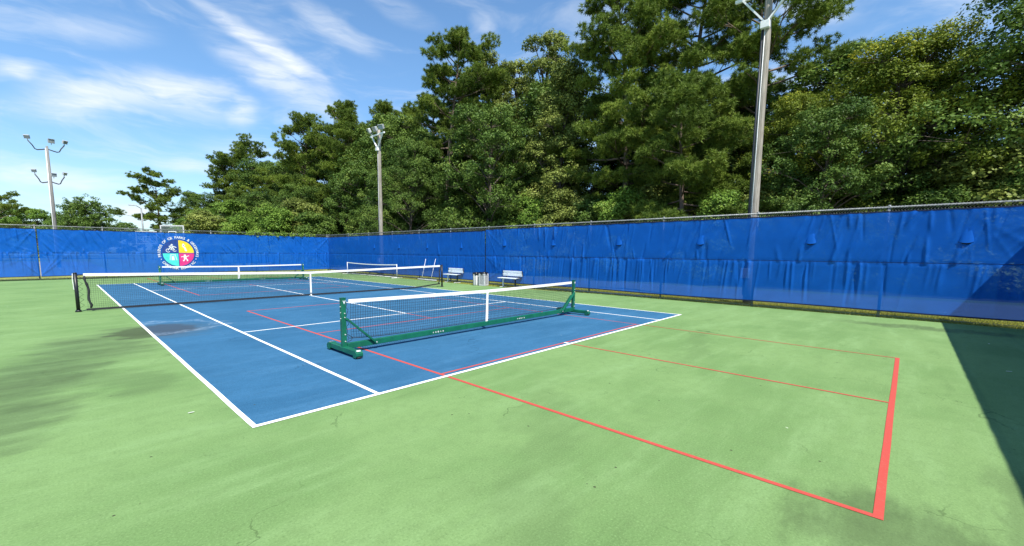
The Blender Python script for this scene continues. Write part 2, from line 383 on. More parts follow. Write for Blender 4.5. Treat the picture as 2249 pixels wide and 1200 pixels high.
sheet('forest_floor', rect(18.2, 75, -90, 160), -.024, 'forest_floor')
sheet('basketball_court', rect(-26, -3.8, 23.5, 66), -.02, 'asphalt')
# kerb along the fence beside the benches
mb = MB().box((9.42, 4.5, .0), (.16, 27.4, .10)); tag(mb.build('kerb', 'concrete', bevel=.012), kind='structure')

# ------------------------------------------------------------------ fences
FH = 3.0
def chain_mesh(width, height, pitch=.06, r=.0030):
    n = int(width/pitch); m = int(height/(pitch/1.0)); px = width/n; pz = height/m
    V = []; F = []
    # two families of zig-zag wires, each segment a 3-sided prism
    segs = []
    for i in range(n):
        x0 = i*px
        for k in range(m):
            a = (x0 if k % 2 == 0 else x0+px*1.0); b = (x0+px*1.0 if k % 2 == 0 else x0)
            segs.append((a, k*pz, b, (k+1)*pz))
    S = np.array(segs); P = np.c_[S[:, 0], np.full(len(S), 0.), S[:, 1]]; Q = np.c_[S[:, 2], np.full(len(S), .004), S[:, 3]]
    d = Q-P; d /= np.linalg.norm(d, axis=1)[:, None]; s = np.c_[-d[:, 2], np.zeros(len(d)), d[:, 0]]; y = np.array([0, 1., 0])
    offs = [s*r, -s*r*.5+y*r*.87, -s*r*.5-y*r*.87]
    V = np.stack([P+o for o in offs]+[Q+o for o in offs], 1).reshape(-1, 3)
    b = np.arange(len(S))[:, None]*6
    F = np.concatenate([b+np.array([[0, 1, 4, 3]]), b+np.array([[1, 2, 5, 4]]), b+np.array([[2, 0, 3, 5]])])
    return npmesh('chain_link', V, F, 'chain_wire')
CHAIN = chain_mesh(3.0, 2.98)
def fence(label, loc, rz, length, posts):
    t = thing('chain_link_fence', label, 'fence', loc, rz, None)
    for i, x in enumerate(posts):
        p = MB().tube([(x, -.045, -.04), (x, -.045, FH+.02)], .034 if 0 < i < len(posts)-1 else .042, 12).build('post', 'galv', t, True)
        cap = MB().tube([(x, -.045, FH+.02), (x, -.045, FH+.05), (x, -.045, FH+.065)], [.045, .038, .012], 12).build('post_cap', 'galv', p, True)
    MB().tube([(0, -.02, FH), (length, -.02, FH)], .022, 10).build('top_rail', 'galv', t, True)
    MB().tube([(0, -.012, .06), (length, -.012, .055)], .004, 6).build('tension_wire', 'galv', t)
    MB().tube([(0, -.03, 1.49), (length, -.03, 1.49)], .019, 8).build('mid_rail', 'galv', t, True)
    tie = MB()
    for i in range(len(posts)-1):
        a, b = posts[i], posts[i+1]
        c = link('chain_link', CHAIN, t); c.location = (a, .012, .02); c.scale = ((b-a)/3.0, 1, 1.013)
        k = max(2, int((b-a)/.61))
        for j in range(k):
            x = a+(j+.5)*(b-a)/k; tie.tube([(x, .02, FH-.03), (x+.006, .008, FH+.024), (x+.01, -.045, FH+.018), (x+.006, -.04, FH-.02)], .004, 5)
    tie.build('tie_wire', 'galv', t)['kind'] = 'stuff'
    return t
RP = [0.0, 3.05, 6.15, 9.2, 12.3, 15.35, 18.4, 21.5, 24.55, 27.6, 30.7, 33.8, 37.2]
fence('long galvanized chain link fence along the court, in front of the tall trees', (XF, YN, 0), R(90), 37.2, RP)
BP = [.0+2.763*i for i in range(12)]
fence('galvanized chain link fence across the far end of the court', (XF, YB, 0), R(180), BP[-1], [.09]+BP[1:])
NP = [0.04+3.0*i for i in range(0, 11)]; NP[-1] = 30.9
fence('chain link fence across the near end, seen only as a shadow in the corner', (XF-31.0, YN, 0), 0, 31.0, NP)

# ------------------------------------------------------------------ windscreens
def windscreen(label, loc, rz, L, zb=.17, zt=2.88, seed=1, vents=(), flat=None, mat='screen_blue', ds=.02, lean=.25, amp=1.0):
    rg = np.random.default_rng(seed)
    t = thing('windscreen', label, 'windscreen', loc, rz)
    ns = int(L/ds); nz = 54
    s = np.linspace(0, L, ns); z = np.linspace(zb, zt, nz); S, Z = np.meshgrid(s, z)
    D = np.zeros_like(S)
    zm = 1.49
    nf = int(L*17)
    for k in range(nf):
        s0 = rg.uniform(0, L); up = rg.random() < .38
        w = rg.uniform(.022, .048) if rg.random() < .93 else rg.uniform(.05, .09)
        a = amp*rg.choice([-1, 1], p=[.35, .65])*rg.uniform(.3, 1.0)*w*.62
        if up:
            a *= .8; w = min(w, .055); z0 = zt; ln = rg.uniform(.5, 1.35); sl = rg.normal(lean, .28); win = np.clip((Z-(zt-ln))/(ln*.5), 0, 1)*(Z > zm)
        elif rg.random() < .75:
            z0 = zm; ln = rg.uniform(.6, 1.9); sl = rg.normal(lean*.2, .07); win = np.clip(((Z-(zm-ln)))/(ln*.6), 0, 1)*(Z <= zm)
        else:
            z0 = zm; ln = rg.uniform(.3, 1.0); sl = rg.normal(lean, .25); win = np.clip(((zm+ln)-Z)/(ln*.6), 0, 1)*(Z > zm)
        win = win*win*(3-2*win)
        D += a*win*np.exp(-((S-s0-(z0-Z)*sl)/w)**2)
    # broad billows
    for k in range(int(L*.8)):
        s0 = rg.uniform(0, L); w = rg.uniform(.3, .9); z0 = rg.choice([.8, 2.15]); D += amp*rg.uniform(-.008, .016)*np.exp(-((S-s0)/w)**2-((Z-z0)/.45)**2)
    # corner pulls at both ends
    for se, sg in ((0, 1), (L, -1)):
        for k in range(9):
            zc = rg.choice([zt, zm, zb+.05]); sl = rg.uniform(.5, 2.2)*(1 if zc > zm-.1 else -1) if zc != zm else rg.uniform(-1.6, 1.6)
            dist = (S-se)*sg; w = .03+.05*np.clip(dist, 0, 2)
            D += amp*.012*np.exp(-((Z-zc+dist*sl*.8)/w)**2)*np.clip(dist/.2, 0, 1)*np.exp(-dist/1.0)
    D += amp*.006*np.sin(S*2*math.pi/.61+1.)*np.clip((Z-(zt-.35))/.35, 0, 1)
    # stitched mid seam pulls the cloth in
    D -= .016*np.exp(-((Z-zm)/.028)**2)
    D = np.where(D < 0, .028*np.tanh(D/.028), D)
    if flat:
        fx, fz, fr = flat; m = np.clip((np.sqrt((S-fx)**2+(Z-fz)**2)-fr)/.25, 0, 1); D = D*m+.0*(1-m)
    edge = np.minimum(1, np.minimum((zt-Z)/.08, (Z-zb)/.08)); D = D*np.clip(edge, .25, 1)
    Zs = Z+.004*np.sin(S*2*math.pi/.61)*np.clip((Z-(zt-.2))/.2, 0, 1)+.012*np.sin(S*.9+seed)*np.clip((zb+.5-Z)/.5, 0, 1)*1.0
    V = np.stack([S, .062+D, Zs], -1).reshape(-1, 3)
    i = np.arange(ns-1)[None, :]+np.arange(nz-1)[:, None]*ns; i = i.reshape(-1)
    F = np.c_[i, i+1, i+1+ns, i+ns]
    link('cloth', npmesh('cloth', V, F, mat, None, True), t)
    # hems
    for z_, nm in ((zt, 'top_hem'), (zb, 'bottom_hem')):
        row = (nz-1 if nm == 'top_hem' else 0); P = V.reshape(nz, ns, 3)[row]
        a = P+np.array([0, .004, -.022]); b = P+np.array([0, .004, .012])
        VV = np.concatenate([a, b]); j = np.arange(ns-1); FF = np.c_[j, j+1, j+1+ns, j+ns]
        link(nm, npmesh(nm, VV, FF, 'navy_hem'), t)
    k0 = nz-1
    row = int(np.argmin(abs(z-zm))); P = V.reshape(nz, ns, 3)[row]+np.array([0, .006, 0]); P = P[::3]; n = len(P)
    P[:, 2] += np.sin(np.arange(n)*1.9)*.004
    VV = np.concatenate([P+np.array([0, 0, -.009]), P+np.array([0, .005, .009])]); j = np.arange(n-1); FF = np.c_[j, j+1, j+1+n, j+n]
    link('seam', npmesh('seam', VV, FF, 'emblem_navy'), t)
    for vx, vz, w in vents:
        nu, nv = 15, 9; vv = []; ff = []
        for b in range(nv):
            q = b/(nv-1)
            for a in range(nu):
                u = -1+2*a/(nu-1); half = w*(.55+.45*q)
                bow = .034*w/.15*(q**1.8)*max(0, 1-u*u)**.8-.022*(1-q)**2-.030*abs(u)**3
                dz = -.36*q-.035*q*max(0, 1-u*u)+.03*(1-q)*u*u
                vv.append((vx+u*half+.02*math.sin(vx*9)*q, .080+bow, vz+.20+dz))
        for b in range(nv-1):
            for a in range(nu-1): ff.append((b*nu+a, b*nu+a+1, (b+1)*nu+a+1, (b+1)*nu+a))
        fl = link('vent_flap', npmesh('vent_flap', vv, ff, 'screen_flap', None, True), t)
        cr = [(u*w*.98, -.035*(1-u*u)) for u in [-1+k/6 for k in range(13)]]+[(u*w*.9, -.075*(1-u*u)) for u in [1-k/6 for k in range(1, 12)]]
        MB().prism(cr, (vx+.02*math.sin(vx*9), .079, vz-.155), (1, 0, 0), (0, 0, 1), (0, 1, 0), .004).build('vent_shade_plate', 'navy_hem', fl)  # dark plate in hem navy, painted as the shade inside the vent
    return t
plainflap = screen_mat('screen_flap', .12)
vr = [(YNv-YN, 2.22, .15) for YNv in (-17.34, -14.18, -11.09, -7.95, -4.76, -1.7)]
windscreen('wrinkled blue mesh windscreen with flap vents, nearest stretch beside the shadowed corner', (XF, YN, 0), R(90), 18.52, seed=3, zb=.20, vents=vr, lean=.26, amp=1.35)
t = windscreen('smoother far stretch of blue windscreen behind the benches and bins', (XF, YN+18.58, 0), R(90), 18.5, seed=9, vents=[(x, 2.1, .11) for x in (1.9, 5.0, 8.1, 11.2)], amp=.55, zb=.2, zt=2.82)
LX, LZ = 9.1+1.10, 1.50
bs = windscreen('wrinkled blue windscreen carrying the round four-coloured emblem at the far end', (XF, YB, 0), R(180), 16.5, seed=14, flat=(LX, LZ, 1.15), lean=-.42, zb=.2, zt=2.82, amp=2.0)
windscreen('crumpled blue windscreen at the far left edge, left of the seam', (XF-16.56, YB, 0), R(180), 13.8, seed=21, lean=-.35, zb=.2, zt=2.82, amp=2.2)
windscreen('blue windscreen on the near fence, only its shadow falls into view', (XF-31.0, YN, 0), 0, 30.95, seed=5, mat='screen_dense', ds=.12, zt=2.93, zb=.1)

# emblem on the far windscreen
em = thing('emblem', None, None); em.parent = bs; em.location = (LX, .072, LZ)
def eshape(mb, poly, lay=0): mb.prism([(-x, y) for x, y in poly], (0, .0015*lay, 0), (1, 0, 0), (0, 0, 1), (0, 1, 0), .0012)
def arc(cx, cy, r, a0, a1, n=18): return [(cx+r*math.cos(R(a0+(a1-a0)*i/n)), cy+r*math.sin(R(a0+(a1-a0)*i/n))) for i in range(n+1)]
mb = MB(); eshape(mb, arc(0, 0, .90, 0, 360, 64)[:-1], 0); mb.build('emblem_disc', 'emblem_navy', em)
g = .022
for nm, mat, a0, sx, sy in (('yellow_quarter', 'emblem_yellow', 0, 1, 1), ('teal_quarter', 'emblem_teal', 180, -1, -1), ('pink_quarter', 'emblem_pink', 270, 1, -1)):
    mb = MB(); eshape(mb, [(sx*g, sy*g)]+arc(sx*g, sy*g, .82, a0, a0+90, 22), 1); mb.build(nm, mat, em)
def stroke(mb, pts, w, lay=3):
    for (x0, y0), (x1, y1) in zip(pts, pts[1:]):
        d = math.hypot(x1-x0, y1-y0) or 1; nx, ny = -(y1-y0)/d*w/2, (x1-x0)/d*w/2
        eshape(mb, [(x0+nx, y0+ny), (x1+nx, y1+ny), (x1-nx, y1-ny), (x0-nx, y0-ny)], lay); lay += .05
mb = MB()   # cyclist
stroke(mb, arc(-.55, .17, .105, 70, 330, 16), .035); stroke(mb, arc(-.20, .21, .095, 150, 330, 14), .035)
stroke(mb, [(-.55, .18), (-.46, .34), (-.30, .36), (-.20, .20)], .05); stroke(mb, [(-.50, .43), (-.33, .46), (-.18, .40), (-.10, .36)], .05); stroke(mb, [(-.45, .42), (-.36, .30), (-.40, .20)], .06); stroke(mb, [(-.30, .44), (-.28, .30), (-.30, .19)], .05)
eshape(mb, arc(-.34, .54, .055, 0, 360, 14)[:-1], 3); stroke(mb, [(-.42, .46), (-.36, .52)], .06); mb.build('cyclist_mark', 'emblem_white', em)
mb = MB()   # wavy figure
stroke(mb, [(.30, .58), (.24, .48), (.30, .40), (.38, .34), (.36, .24), (.44, .14)], .085); stroke(mb, [(.26, .50), (.38, .52)], .05); stroke(mb, [(.34, .36), (.42, .20)], .07); eshape(mb, arc(.28, .58, .05, 0, 360, 12)[:-1], 3.6); mb.build('wavy_figure_mark', 'emblem_white', em)
mb = MB()   # swing frame
stroke(mb, [(-.44, -.07), (-.48, -.46)], .03); stroke(mb, [(-.20, -.07), (-.12, -.46)], .03); stroke(mb, [(-.44, -.085), (-.20, -.085)], .03); stroke(mb, [(-.38, -.09), (-.38, -.30)], .02); stroke(mb, [(-.26, -.09), (-.26, -.30)], .02)
eshape(mb, [(-.39, -.26), (-.25, -.26), (-.23, -.46), (-.40, -.46)], 3.6); eshape(mb, arc(-.32, -.24, .05, 0, 360, 12)[:-1], 3.8); mb.build('swing_mark', 'emblem_white', em)
mb = MB()   # playing child
eshape(mb, arc(.33, -.15, .065, 0, 360, 14)[:-1], 3); stroke(mb, [(.12, -.25), (.24, -.22), (.33, -.25), (.42, -.22), (.56, -.17)], .05); eshape(mb, [(.25, -.22), (.41, -.22), (.42, -.40), (.27, -.40)], 3.5)
stroke(mb, [(.31, -.38), (.27, -.48), (.22, -.52)], .07); stroke(mb, [(.38, -.38), (.46, -.44), (.45, -.53)], .07); mb.build('child_mark', 'emblem_white', em)
def glyph(ch):
    c = bpy.data.curves.new('glyph', 'FONT'); c.body = ch; c.size = .205; c.align_x = 'CENTER'; c.align_y = 'CENTER'; c.offset = .004
    o = bpy.data.objects.new('glyph', c); COL.objects.link(o)
    dg = bpy.context.evaluated_depsgraph_get(); me = bpy.data.meshes.new_from_object(o.evaluated_get(dg))
    vs = [tuple(v.co) for v in me.vertices]; fs = [tuple(p.vertices) for p in me.polygons]
    bpy.data.objects.remove(o); bpy.data.curves.remove(c); bpy.data.meshes.remove(me); return vs, fs
GL = {}
def ring_text(txt, a0, a1, r, inward):
    mb = MB(); n = len(txt)
    for i, ch in enumerate(txt):
        if ch == ' ': continue
        if ch not in GL: GL[ch] = glyph(ch)
        a = R(a0+(a1-a0)*i/(n-1)); ph = a-math.pi/2 if not inward else a+math.pi/2
        cx, cy = r*math.cos(a), r*math.sin(a); b = len(mb.v)
        for (x, y, z) in GL[ch][0]:
            X = cx+x*math.cos(ph)-y*math.sin(ph); Y = cy+x*math.sin(ph)+y*math.cos(ph); mb.v.append(Vector((-X, .004, Y)))
        mb.f += [tuple(b+k for k in f) for f in GL[ch][1]]
    o = mb.build("lettering", "emblem_white", em); o["kind"] = "stuff"; return o
ring_text('FRIENDS OF CB PARKS & GREENWAYS', 192, -12, 1.02, False)
ring_text('• CAROLINA BEACH NC •', 203, 337, 1.02, True)

# ------------------------------------------------------------------ tennis net
def net_wires(x0, x1, top, bot, pitch, r, y=0., sag=0., jit=.004):
    mb = MB(); n = int((x1-x0)/pitch)
    for i in range(n+1):
        x = x0+(x1-x0)*i/n; a = bot(x); b = top(x); k = 3
        pts = [(x+rnd.uniform(-jit, jit), y+math.sin(3.1*j/k)*sag+rnd.uniform(-.002, .002), a+(b-a)*j/k) for j in range(k+1)]
        for p, q in zip(pts, pts[1:]): mb.bar(p, q, r*2, r*2, (0, 1, 0))
    m = int((top(0)-bot(0))/pitch); nx = 36
    for j in range(m):
        fr = (j+.3)/m
        for i in range(nx):
            xa = x0+(x1-x0)*i/nx; xb = x0+(x1-x0)*(i+1)/nx
            za = bot(xa)+(top(xa)-bot(xa))*fr; zb = bot(xb)+(top(xb)-bot(xb))*fr
            mb.bar((xa, y+math.sin(3.1*fr)*sag, za), (xb, y+math.sin(3.1*fr)*sag, zb), r*2, r*2)
    return mb
tn = thing('tennis_net', 'full size tennis net with black posts and white band, across the blue court', 'tennis net', (0, 0, .004))
ttop = lambda x: .914+(1.05-.914)*min(1, abs(x)/6.4)
tbot = lambda x: .045+max(0, x-4.8)*.075
net_wires(-6.2, 6.27, lambda x: ttop(x)-.06, lambda x: tbot(x)+.02, .046, .0017, 0, .01).build('netting', 'net_black', tn)
net_wires(-6.2, 6.27, lambda x: ttop(x)-.06, lambda x: ttop(x)-.36, .046, .0017, .012, .0).build('netting', 'net_black', tn)
def band(name, xs, zf, h, th, mat, parent, y=0, wob=0.):
    mb = MB()
    for a, b in zip(xs, xs[1:]): mb.bar((a, y+wob*math.sin(a*2.3), zf(a)), (b, y+wob*math.sin(b*2.3), zf(b)), th, h)
    return mb.build(name, mat, parent)
XS = [-6.24+12.52*i/40 for i in range(41)]
band('top_band', XS, lambda x: ttop(x)-.028, .078, .018, 'white_tape', tn, 0, .004)
band('bottom_tape', XS, lambda x: tbot(x), .055, .012, 'net_black', tn, 0, .01)
for sx in (-1, 1):
    p = MB().tube([(sx*6.40, 0, -.004), (sx*6.40, 0, 1.06)], .042, 16).build('post', 'black_paint', tn, True)
    MB().tube([(sx*6.40, 0, 1.06), (sx*6.40, 0, 1.085)], [.046, .03], 16).build('post_cap', 'black_paint', p, True)
    MB().tube([(sx*6.40, 0, 0), (sx*6.40, 0, .05)], [.075, .055], 16).build('post_collar', 'black_paint', p, True)
    MB().tube([(sx*6.38, 0, 1.035), (sx*6.22, 0, ttop(6.2)-.028)], .008, 6).build('cable', 'black_cord', tn)
    # bunched end sleeve
    mb = MB(); pts = []
    for i in range(12):
        q = i/11; pts.append((sx*((6.20 if sx < 0 else 6.28)+.07*math.sin(q*9+1)*.35-.10*q*q+(.06 if i == 11 else 0)), .01*math.sin(i*2.), 1.0-.92*q+(.04 if sx > 0 else 0)))
    mb.tube(pts, [.018+.016*abs(math.sin(i*1.7)) for i in range(12)], 7).build('end_sleeve', 'net_black', tn, True)
    lac = MB(); prev = None
    for i in range(13):
        z = 1.0-.9*i/12; q = (sx*(6.36 if i % 2 == 0 else 6.27), .005, z)
        if prev: lac.tube([prev, q], .0035, 5)
        prev = q
    lac.build('lacing', 'black_cord', tn)
MB().tube([(-6.45, -.02, 1.06), (-6.462, -.04, .9), (-6.455, -.045, .75), (-6.45, -.04, .62)], .008, 6).build('white_cord', 'white_tape', tn)
MB().box((0, -.012, .462), (.055, .008, .90)).build('centre_strap', 'white_tape', tn)
MB().box((0, .016, .462), (.055, .006, .90)).build('centre_strap', 'white_tape', tn)
MB().box((0, -.02, .10), (.06, .012, .05)).build('strap_buckle', 'galv', tn)

# ------------------------------------------------------------------ rolling pickleball nets
def rolling_net(label, loc, rz):
    t = thing('rolling_pickleball_net', label, 'pickleball net', loc, rz, 'rolling pickleball nets on green steel frames')
    ptop = lambda x: .872+(.905-.872)*min(1, (abs(x)/3.3)**1.3)
    pbot = lambda x: .205+.05*(abs(x)/3.3)**6
    net_wires(-3.27, 3.27, lambda x: ptop(x)-.05, pbot, .046, .0019, 0, .018).build('netting', 'net_black', t)
    xs = [-3.31+6.62*i/30 for i in range(31)]
    band('top_tape', xs, lambda x: ptop(x)-.022, .062, .016, 'white_tape', t, 0, .003)
    MB().tube([(x, .018*math.sin(1)*0, pbot(x)-.005) for x in xs], .006, 5).build('bottom_cord', 'black_cord', t)
    for yy in (-.013, .013): MB().bar((yy*.8-.006, yy, ptop(0)-.05), (yy*1.6-.02, yy, .17), .007, .062, (1, 0, 0)).build('centre_strap', 'white_tape', t)
    MB().box((-.015, 0, .165), (.03, .03, .05)).build('strap_hook', 'galv', t)
    bm = MB().box((0, 0, .125), (6.72, .06, .10)).build('beam', 'green_steel', t, bevel=.008)
    for x0 in (-1.55, 1.0):      # worn maker's plate marks on the beam face
        k = MB()
        for j in range(5): k.tube([(x0+j*.062, -.0305, .120), (x0+j*.062, -.0325, .120)], .013+.007*((j*7) % 3)/2, 7)
        k.build('worn_mark', 'bin_frame', bm)
    for sx in (-1, 1):
        x = sx*3.41
        up = MB().box((x, 0, .49), (.078, .078, .90)).build('upright', 'green_steel', t, bevel=.008)
        MB().box((x, 0, .945), (.086, .086, .012)).build('cap', 'green_steel', up, bevel=.003)
        MB().prism([(-.024, .030), (-.011, .030), (.001, .004), (.014, .030), (.028, .030), (.006, -.026), (-.004, -.026)], (x+.004, -.0395, .875), (1, 0, 0), (0, 0, 1), (0, -1, 0), .0025).build('white_mark', 'emblem_white', up)
        for zz in (.69, .62, .33, .215): MB().tube([(x+.008, -.039, zz), (x+.008, -.050, zz)], .0095, 8).build('bolt', 'bolt', up)
        for zz in (.80, .70, .60): MB().tube([(x-sx*-.039, 0, zz), (x+sx*.052, 0, zz)], .008, 8).build('bolt', 'bolt', up)
        ft = MB().box((x, -.26, .085), (.095, .44, .085)).box((x, .26, .085), (.095, .44, .085)).box((x, 0, .085), (.10, .09, .075)).build('foot', 'green_steel', t, bevel=.008)
        for sy in (-1, 1):
            MB().prism([(-.05, -.055), (.03, -.055), (.05, -.03), (.05, .015), (0, .052), (-.05, .052)], (x-.06, sy*.475, .078), (0, sy, 0), (0, 0, 1), (1, 0, 0), .12).build('foot_end', 'green_steel', ft, bevel=.006)
            MB().tube([(x-.035, sy*.50, .022), (x+.035, sy*.50, .022)], .022, 12).build('caster', 'rubber', ft, True)
            MB().prism([(-.035, -.016), (.035, -.016), (.035, .016), (-.035, .016)], (x, sy*.493, .128), (1, 0, 0), (0, sy*.8, -.6), (0, sy*.6, .8), .003).build('reflector', 'bolt', ft)
        MB().bar((x-sx*.03, -.058, .60), (x-sx*.56, -.045, .13), .03, .055, (0, 1, 0)).build('brace', 'green_steel', t)
        if sx > 0: MB().bar((x-sx*.03, .058, .52), (x-sx*.50, .045, .13), .022, .042, (0, 1, 0)).build('brace', 'green_steel', t)
        MB().tube([(x-sx*.58, -.058, .125), (x-sx*.58, -.072, .125)], .012, 8).build('bolt', 'bolt', t)
        lac = []
        for i in range(15): lac.append((x-sx*(.055+.012*math.sin(i*1.9)+(.035 if i % 5 == 3 else 0)), -.01+.008*math.cos(i), .88-.66*i/14))
        MB().tube(lac, .0045, 5).build('lacing', 'black_cord', t)
        MB().tube([(x-sx*.05, -.02, .33), (x-sx*.15, -.02, .26), (x-sx*.13, -.02, .22), (x-sx*.05, -.02, .19)], .005, 5).build('lacing', 'black_cord', t)
    return t
rolling_net('green framed rolling pickleball net in the foreground half of the court', (-.02, -9.64, .004), 0)
rolling_net('green framed rolling pickleball net far beyond the tennis net', (.12, 9.64, .004), R(0))

# ------------------------------------------------------------------ portable white-framed net by the fence
t = thing('portable_net', 'portable net on white tube frame standing along the far windscreen', 'portable net', (8.40, 10.40, .0), R(90))
ntop = lambda x: .80+.06*(x/3.3)**2
for sx in (-1, 1):
    p = MB().tube([(sx*3.33, 0, .03), (sx*3.33, 0, .89)], .021, 10).build('upright', 'white_paint', t, True)
    MB().tube([(sx*3.33, -.42, .022), (sx*3.33, .42, .022)], .021, 10).build('foot', 'white_paint', t, True)
    for sy in (-1, 1): MB().tube([(sx*3.33, sy*.42, .022), (sx*3.33, sy*.45, .022)], .027, 10).build('foot_cap', 'rubber', t, True)
MB().tube([(-3.33, 0, .05), (3.33, 0, .05)], .020, 10).build('base_tube', 'white_paint', t, True)
for x in (-1.1, 1.1): MB().tube([(x, 0, .05), (x, .0, .0)], .026, 8).build('support_foot', 'rubber', t)
xs = [-3.3+6.6*i/24 for i in range(25)]
band('top_tape', xs, ntop, .055, .012, 'white_tape', t)
net_wires(-3.28, 3.28, lambda x: ntop(x)-.02, lambda x: .10, .05, .0014).build('netting', 'net_black', t)

# ------------------------------------------------------------------ benches
def bench(label, loc, rz):
    t = thing('bench', label, 'bench', loc, rz, 'aluminium benches beside the fence')
    L = 1.26
    for i, y in enumerate((-.09, .10)): MB().box((0, y, .445), (L, .175, .038)).build('seat_plank', 'bench_alu', t, bevel=.006)
    M = Matrix.Rotation(R(-12), 3, 'X')
    for i, z in enumerate((.60, .73)): MB().box((0, -.235-(z-.6)*.21, z), (L, .034, .125), M).build('back_plank', 'bench_alu', t, bevel=.006)
    for sx in (-1, 1):
        x = sx*.40
        MB().box((x, .0, .215), (.055, .055, .41)).build('leg', 'dark_steel' if sx < 0 else 'bench_alu', t, bevel=.004)
        MB().box((x, .0, .012), (.07, .46, .024)).build('foot', 'bench_alu', t, bevel=.004)
        MB().bar((x, -.22, .412), (x, .19, .412), .05, .028).build('seat_bracket', 'dark_steel', t)
        MB().bar((x, -.215, .41), (x, -.292, .79), .05, .026, (0, 1, 0)).build('back_bracket', 'dark_steel', t)
        MB().box((sx*(L/2+.004), .0, .445), (.010, .38, .05)).build('end_cap', 'dark_steel', t)
        MB().box((sx*(L/2+.004), -.25, .665), (.010, .055, .26), M).build('end_cap', 'dark_steel', t)
    return t
bench('white aluminium bench just right of the far tennis net post', (8.72, 1.95, .0), R(90))
bench('white aluminium bench right of the litter bins', (8.72, -2.35, .0), R(90))

# ------------------------------------------------------------------ litter bins
t = thing('litter_bin', 'square pebbled grey litter bin with framed panels and black liner', 'litter bin', (8.42, -.86, 0), R(10))
t.scale = (.76, .76, 1.0)
MB().box((0, 0, .31), (.46, .46, .62)).build('body', 'bin_grey', t, bevel=.02)
for sx, sy in ((-1, 0), (1, 0), (0, 1), (0, -1)):
    fr = MB(); o = .233
    for a in (-1, 1):
        if sx: fr.box((sx*o, a*.205, .315), (.016, .05, .60)); fr.box((sx*(o+.001), 0, .315+a*.275), (.014, .36, .05))
        else: fr.box((a*.205, sy*o, .315), (.05, .016, .60)); fr.box((0, sy*(o+.001), .315+a*.275), (.36, .014, .05))
    fr.build('panel_frame', 'bin_frame', t)
def liner(parent, r, z, seed):
    rg = random.Random(seed); mb = MB(); n = 28; rows = []
    for j, (rr, zz) in enumerate(((r*1.08, z-.11), (r*1.12, z-.04), (r*1.06, z+.02), (r*.92, z+.035), (r*.8, z-.02))):
        row = []
        for i in range(n):
            a = 2*math.pi*i/n; k = 1+.05*math.sin(i*3.1+j)+rg.uniform(-.03, .03); sq = 1/max(abs(math.cos(a)), abs(math.sin(a)))**.5
            row.append(len(mb.v)); mb.v.append(Vector((rr*k*sq*math.cos(a), rr*k*sq*math.sin(a), zz+rg.uniform(-.018, .018))))
        rows.append(row)
    for a, b in zip(rows, rows[1:]):
        for i in range(n): mb.f.append((a[i], a[(i+1) % n], b[(i+1) % n], b[i]))
    mb.f.append(tuple(rows[-1])); mb.build('bin_liner', 'bag', parent, True)
liner(t, .225, .66, 1)
t = thing('litter_bin', 'slim pale grey ribbed litter bin with black liner, left of the square one', 'litter bin', (8.30, -.44, 0))
t.scale = (.72, .72, .98)
mb = MB().tube([(0, 0, 0), (0, 0, .02), (0, 0, .60), (0, 0, .62)], [.20, .21, .235, .22], 28); mb.build('body', 'bin_frame', t, True)
for i in range(14):
    a = 2*math.pi*i/14; MB().bar((.214*math.cos(a), .214*math.sin(a), .03), (.238*math.cos(a), .238*math.sin(a), .59), .035, .018, (math.cos(a), math.sin(a), 0)).build('rib', 'white_paint' if i % 2 else 'dark_steel', t)
liner(t, .215, .64, 5)

# ------------------------------------------------------------------ court squeegees
def squeegee(label, base, top, yaw):
    t = thing('court_squeegee', label, 'squeegee', base, yaw, 'court squeegees leaning on the fence')
    tp = Vector(top)-Vector(base); tp.rotate(Matrix.Rotation(-yaw, 3, 'Z'))
    MB().tube([(0, 0, .055), tuple(tp)], .012, 8).build('handle', 'bench_alu', t, True)
    MB().box((0, 0, .055), (.92, .05, .06)).build('head', 'white_paint', t, bevel=.01)
    MB().box((0, .0, .013), (.92, .02, .03)).build('blade', 'rubber', t)
    MB().tube([(0, 0, .05), tuple(tp*.09+Vector((0, 0, .045)))], .026, 8).build('socket', 'dark_steel', t)
squeegee('white handled court squeegee, the one further left beside the net', (8.55, 4.62, 0), (9.0, 4.80, 1.27), R(84))
squeegee('white handled court squeegee leaning more, nearer the black net post', (8.50, 3.66, 0), (9.0, 3.83, 1.28), R(96))

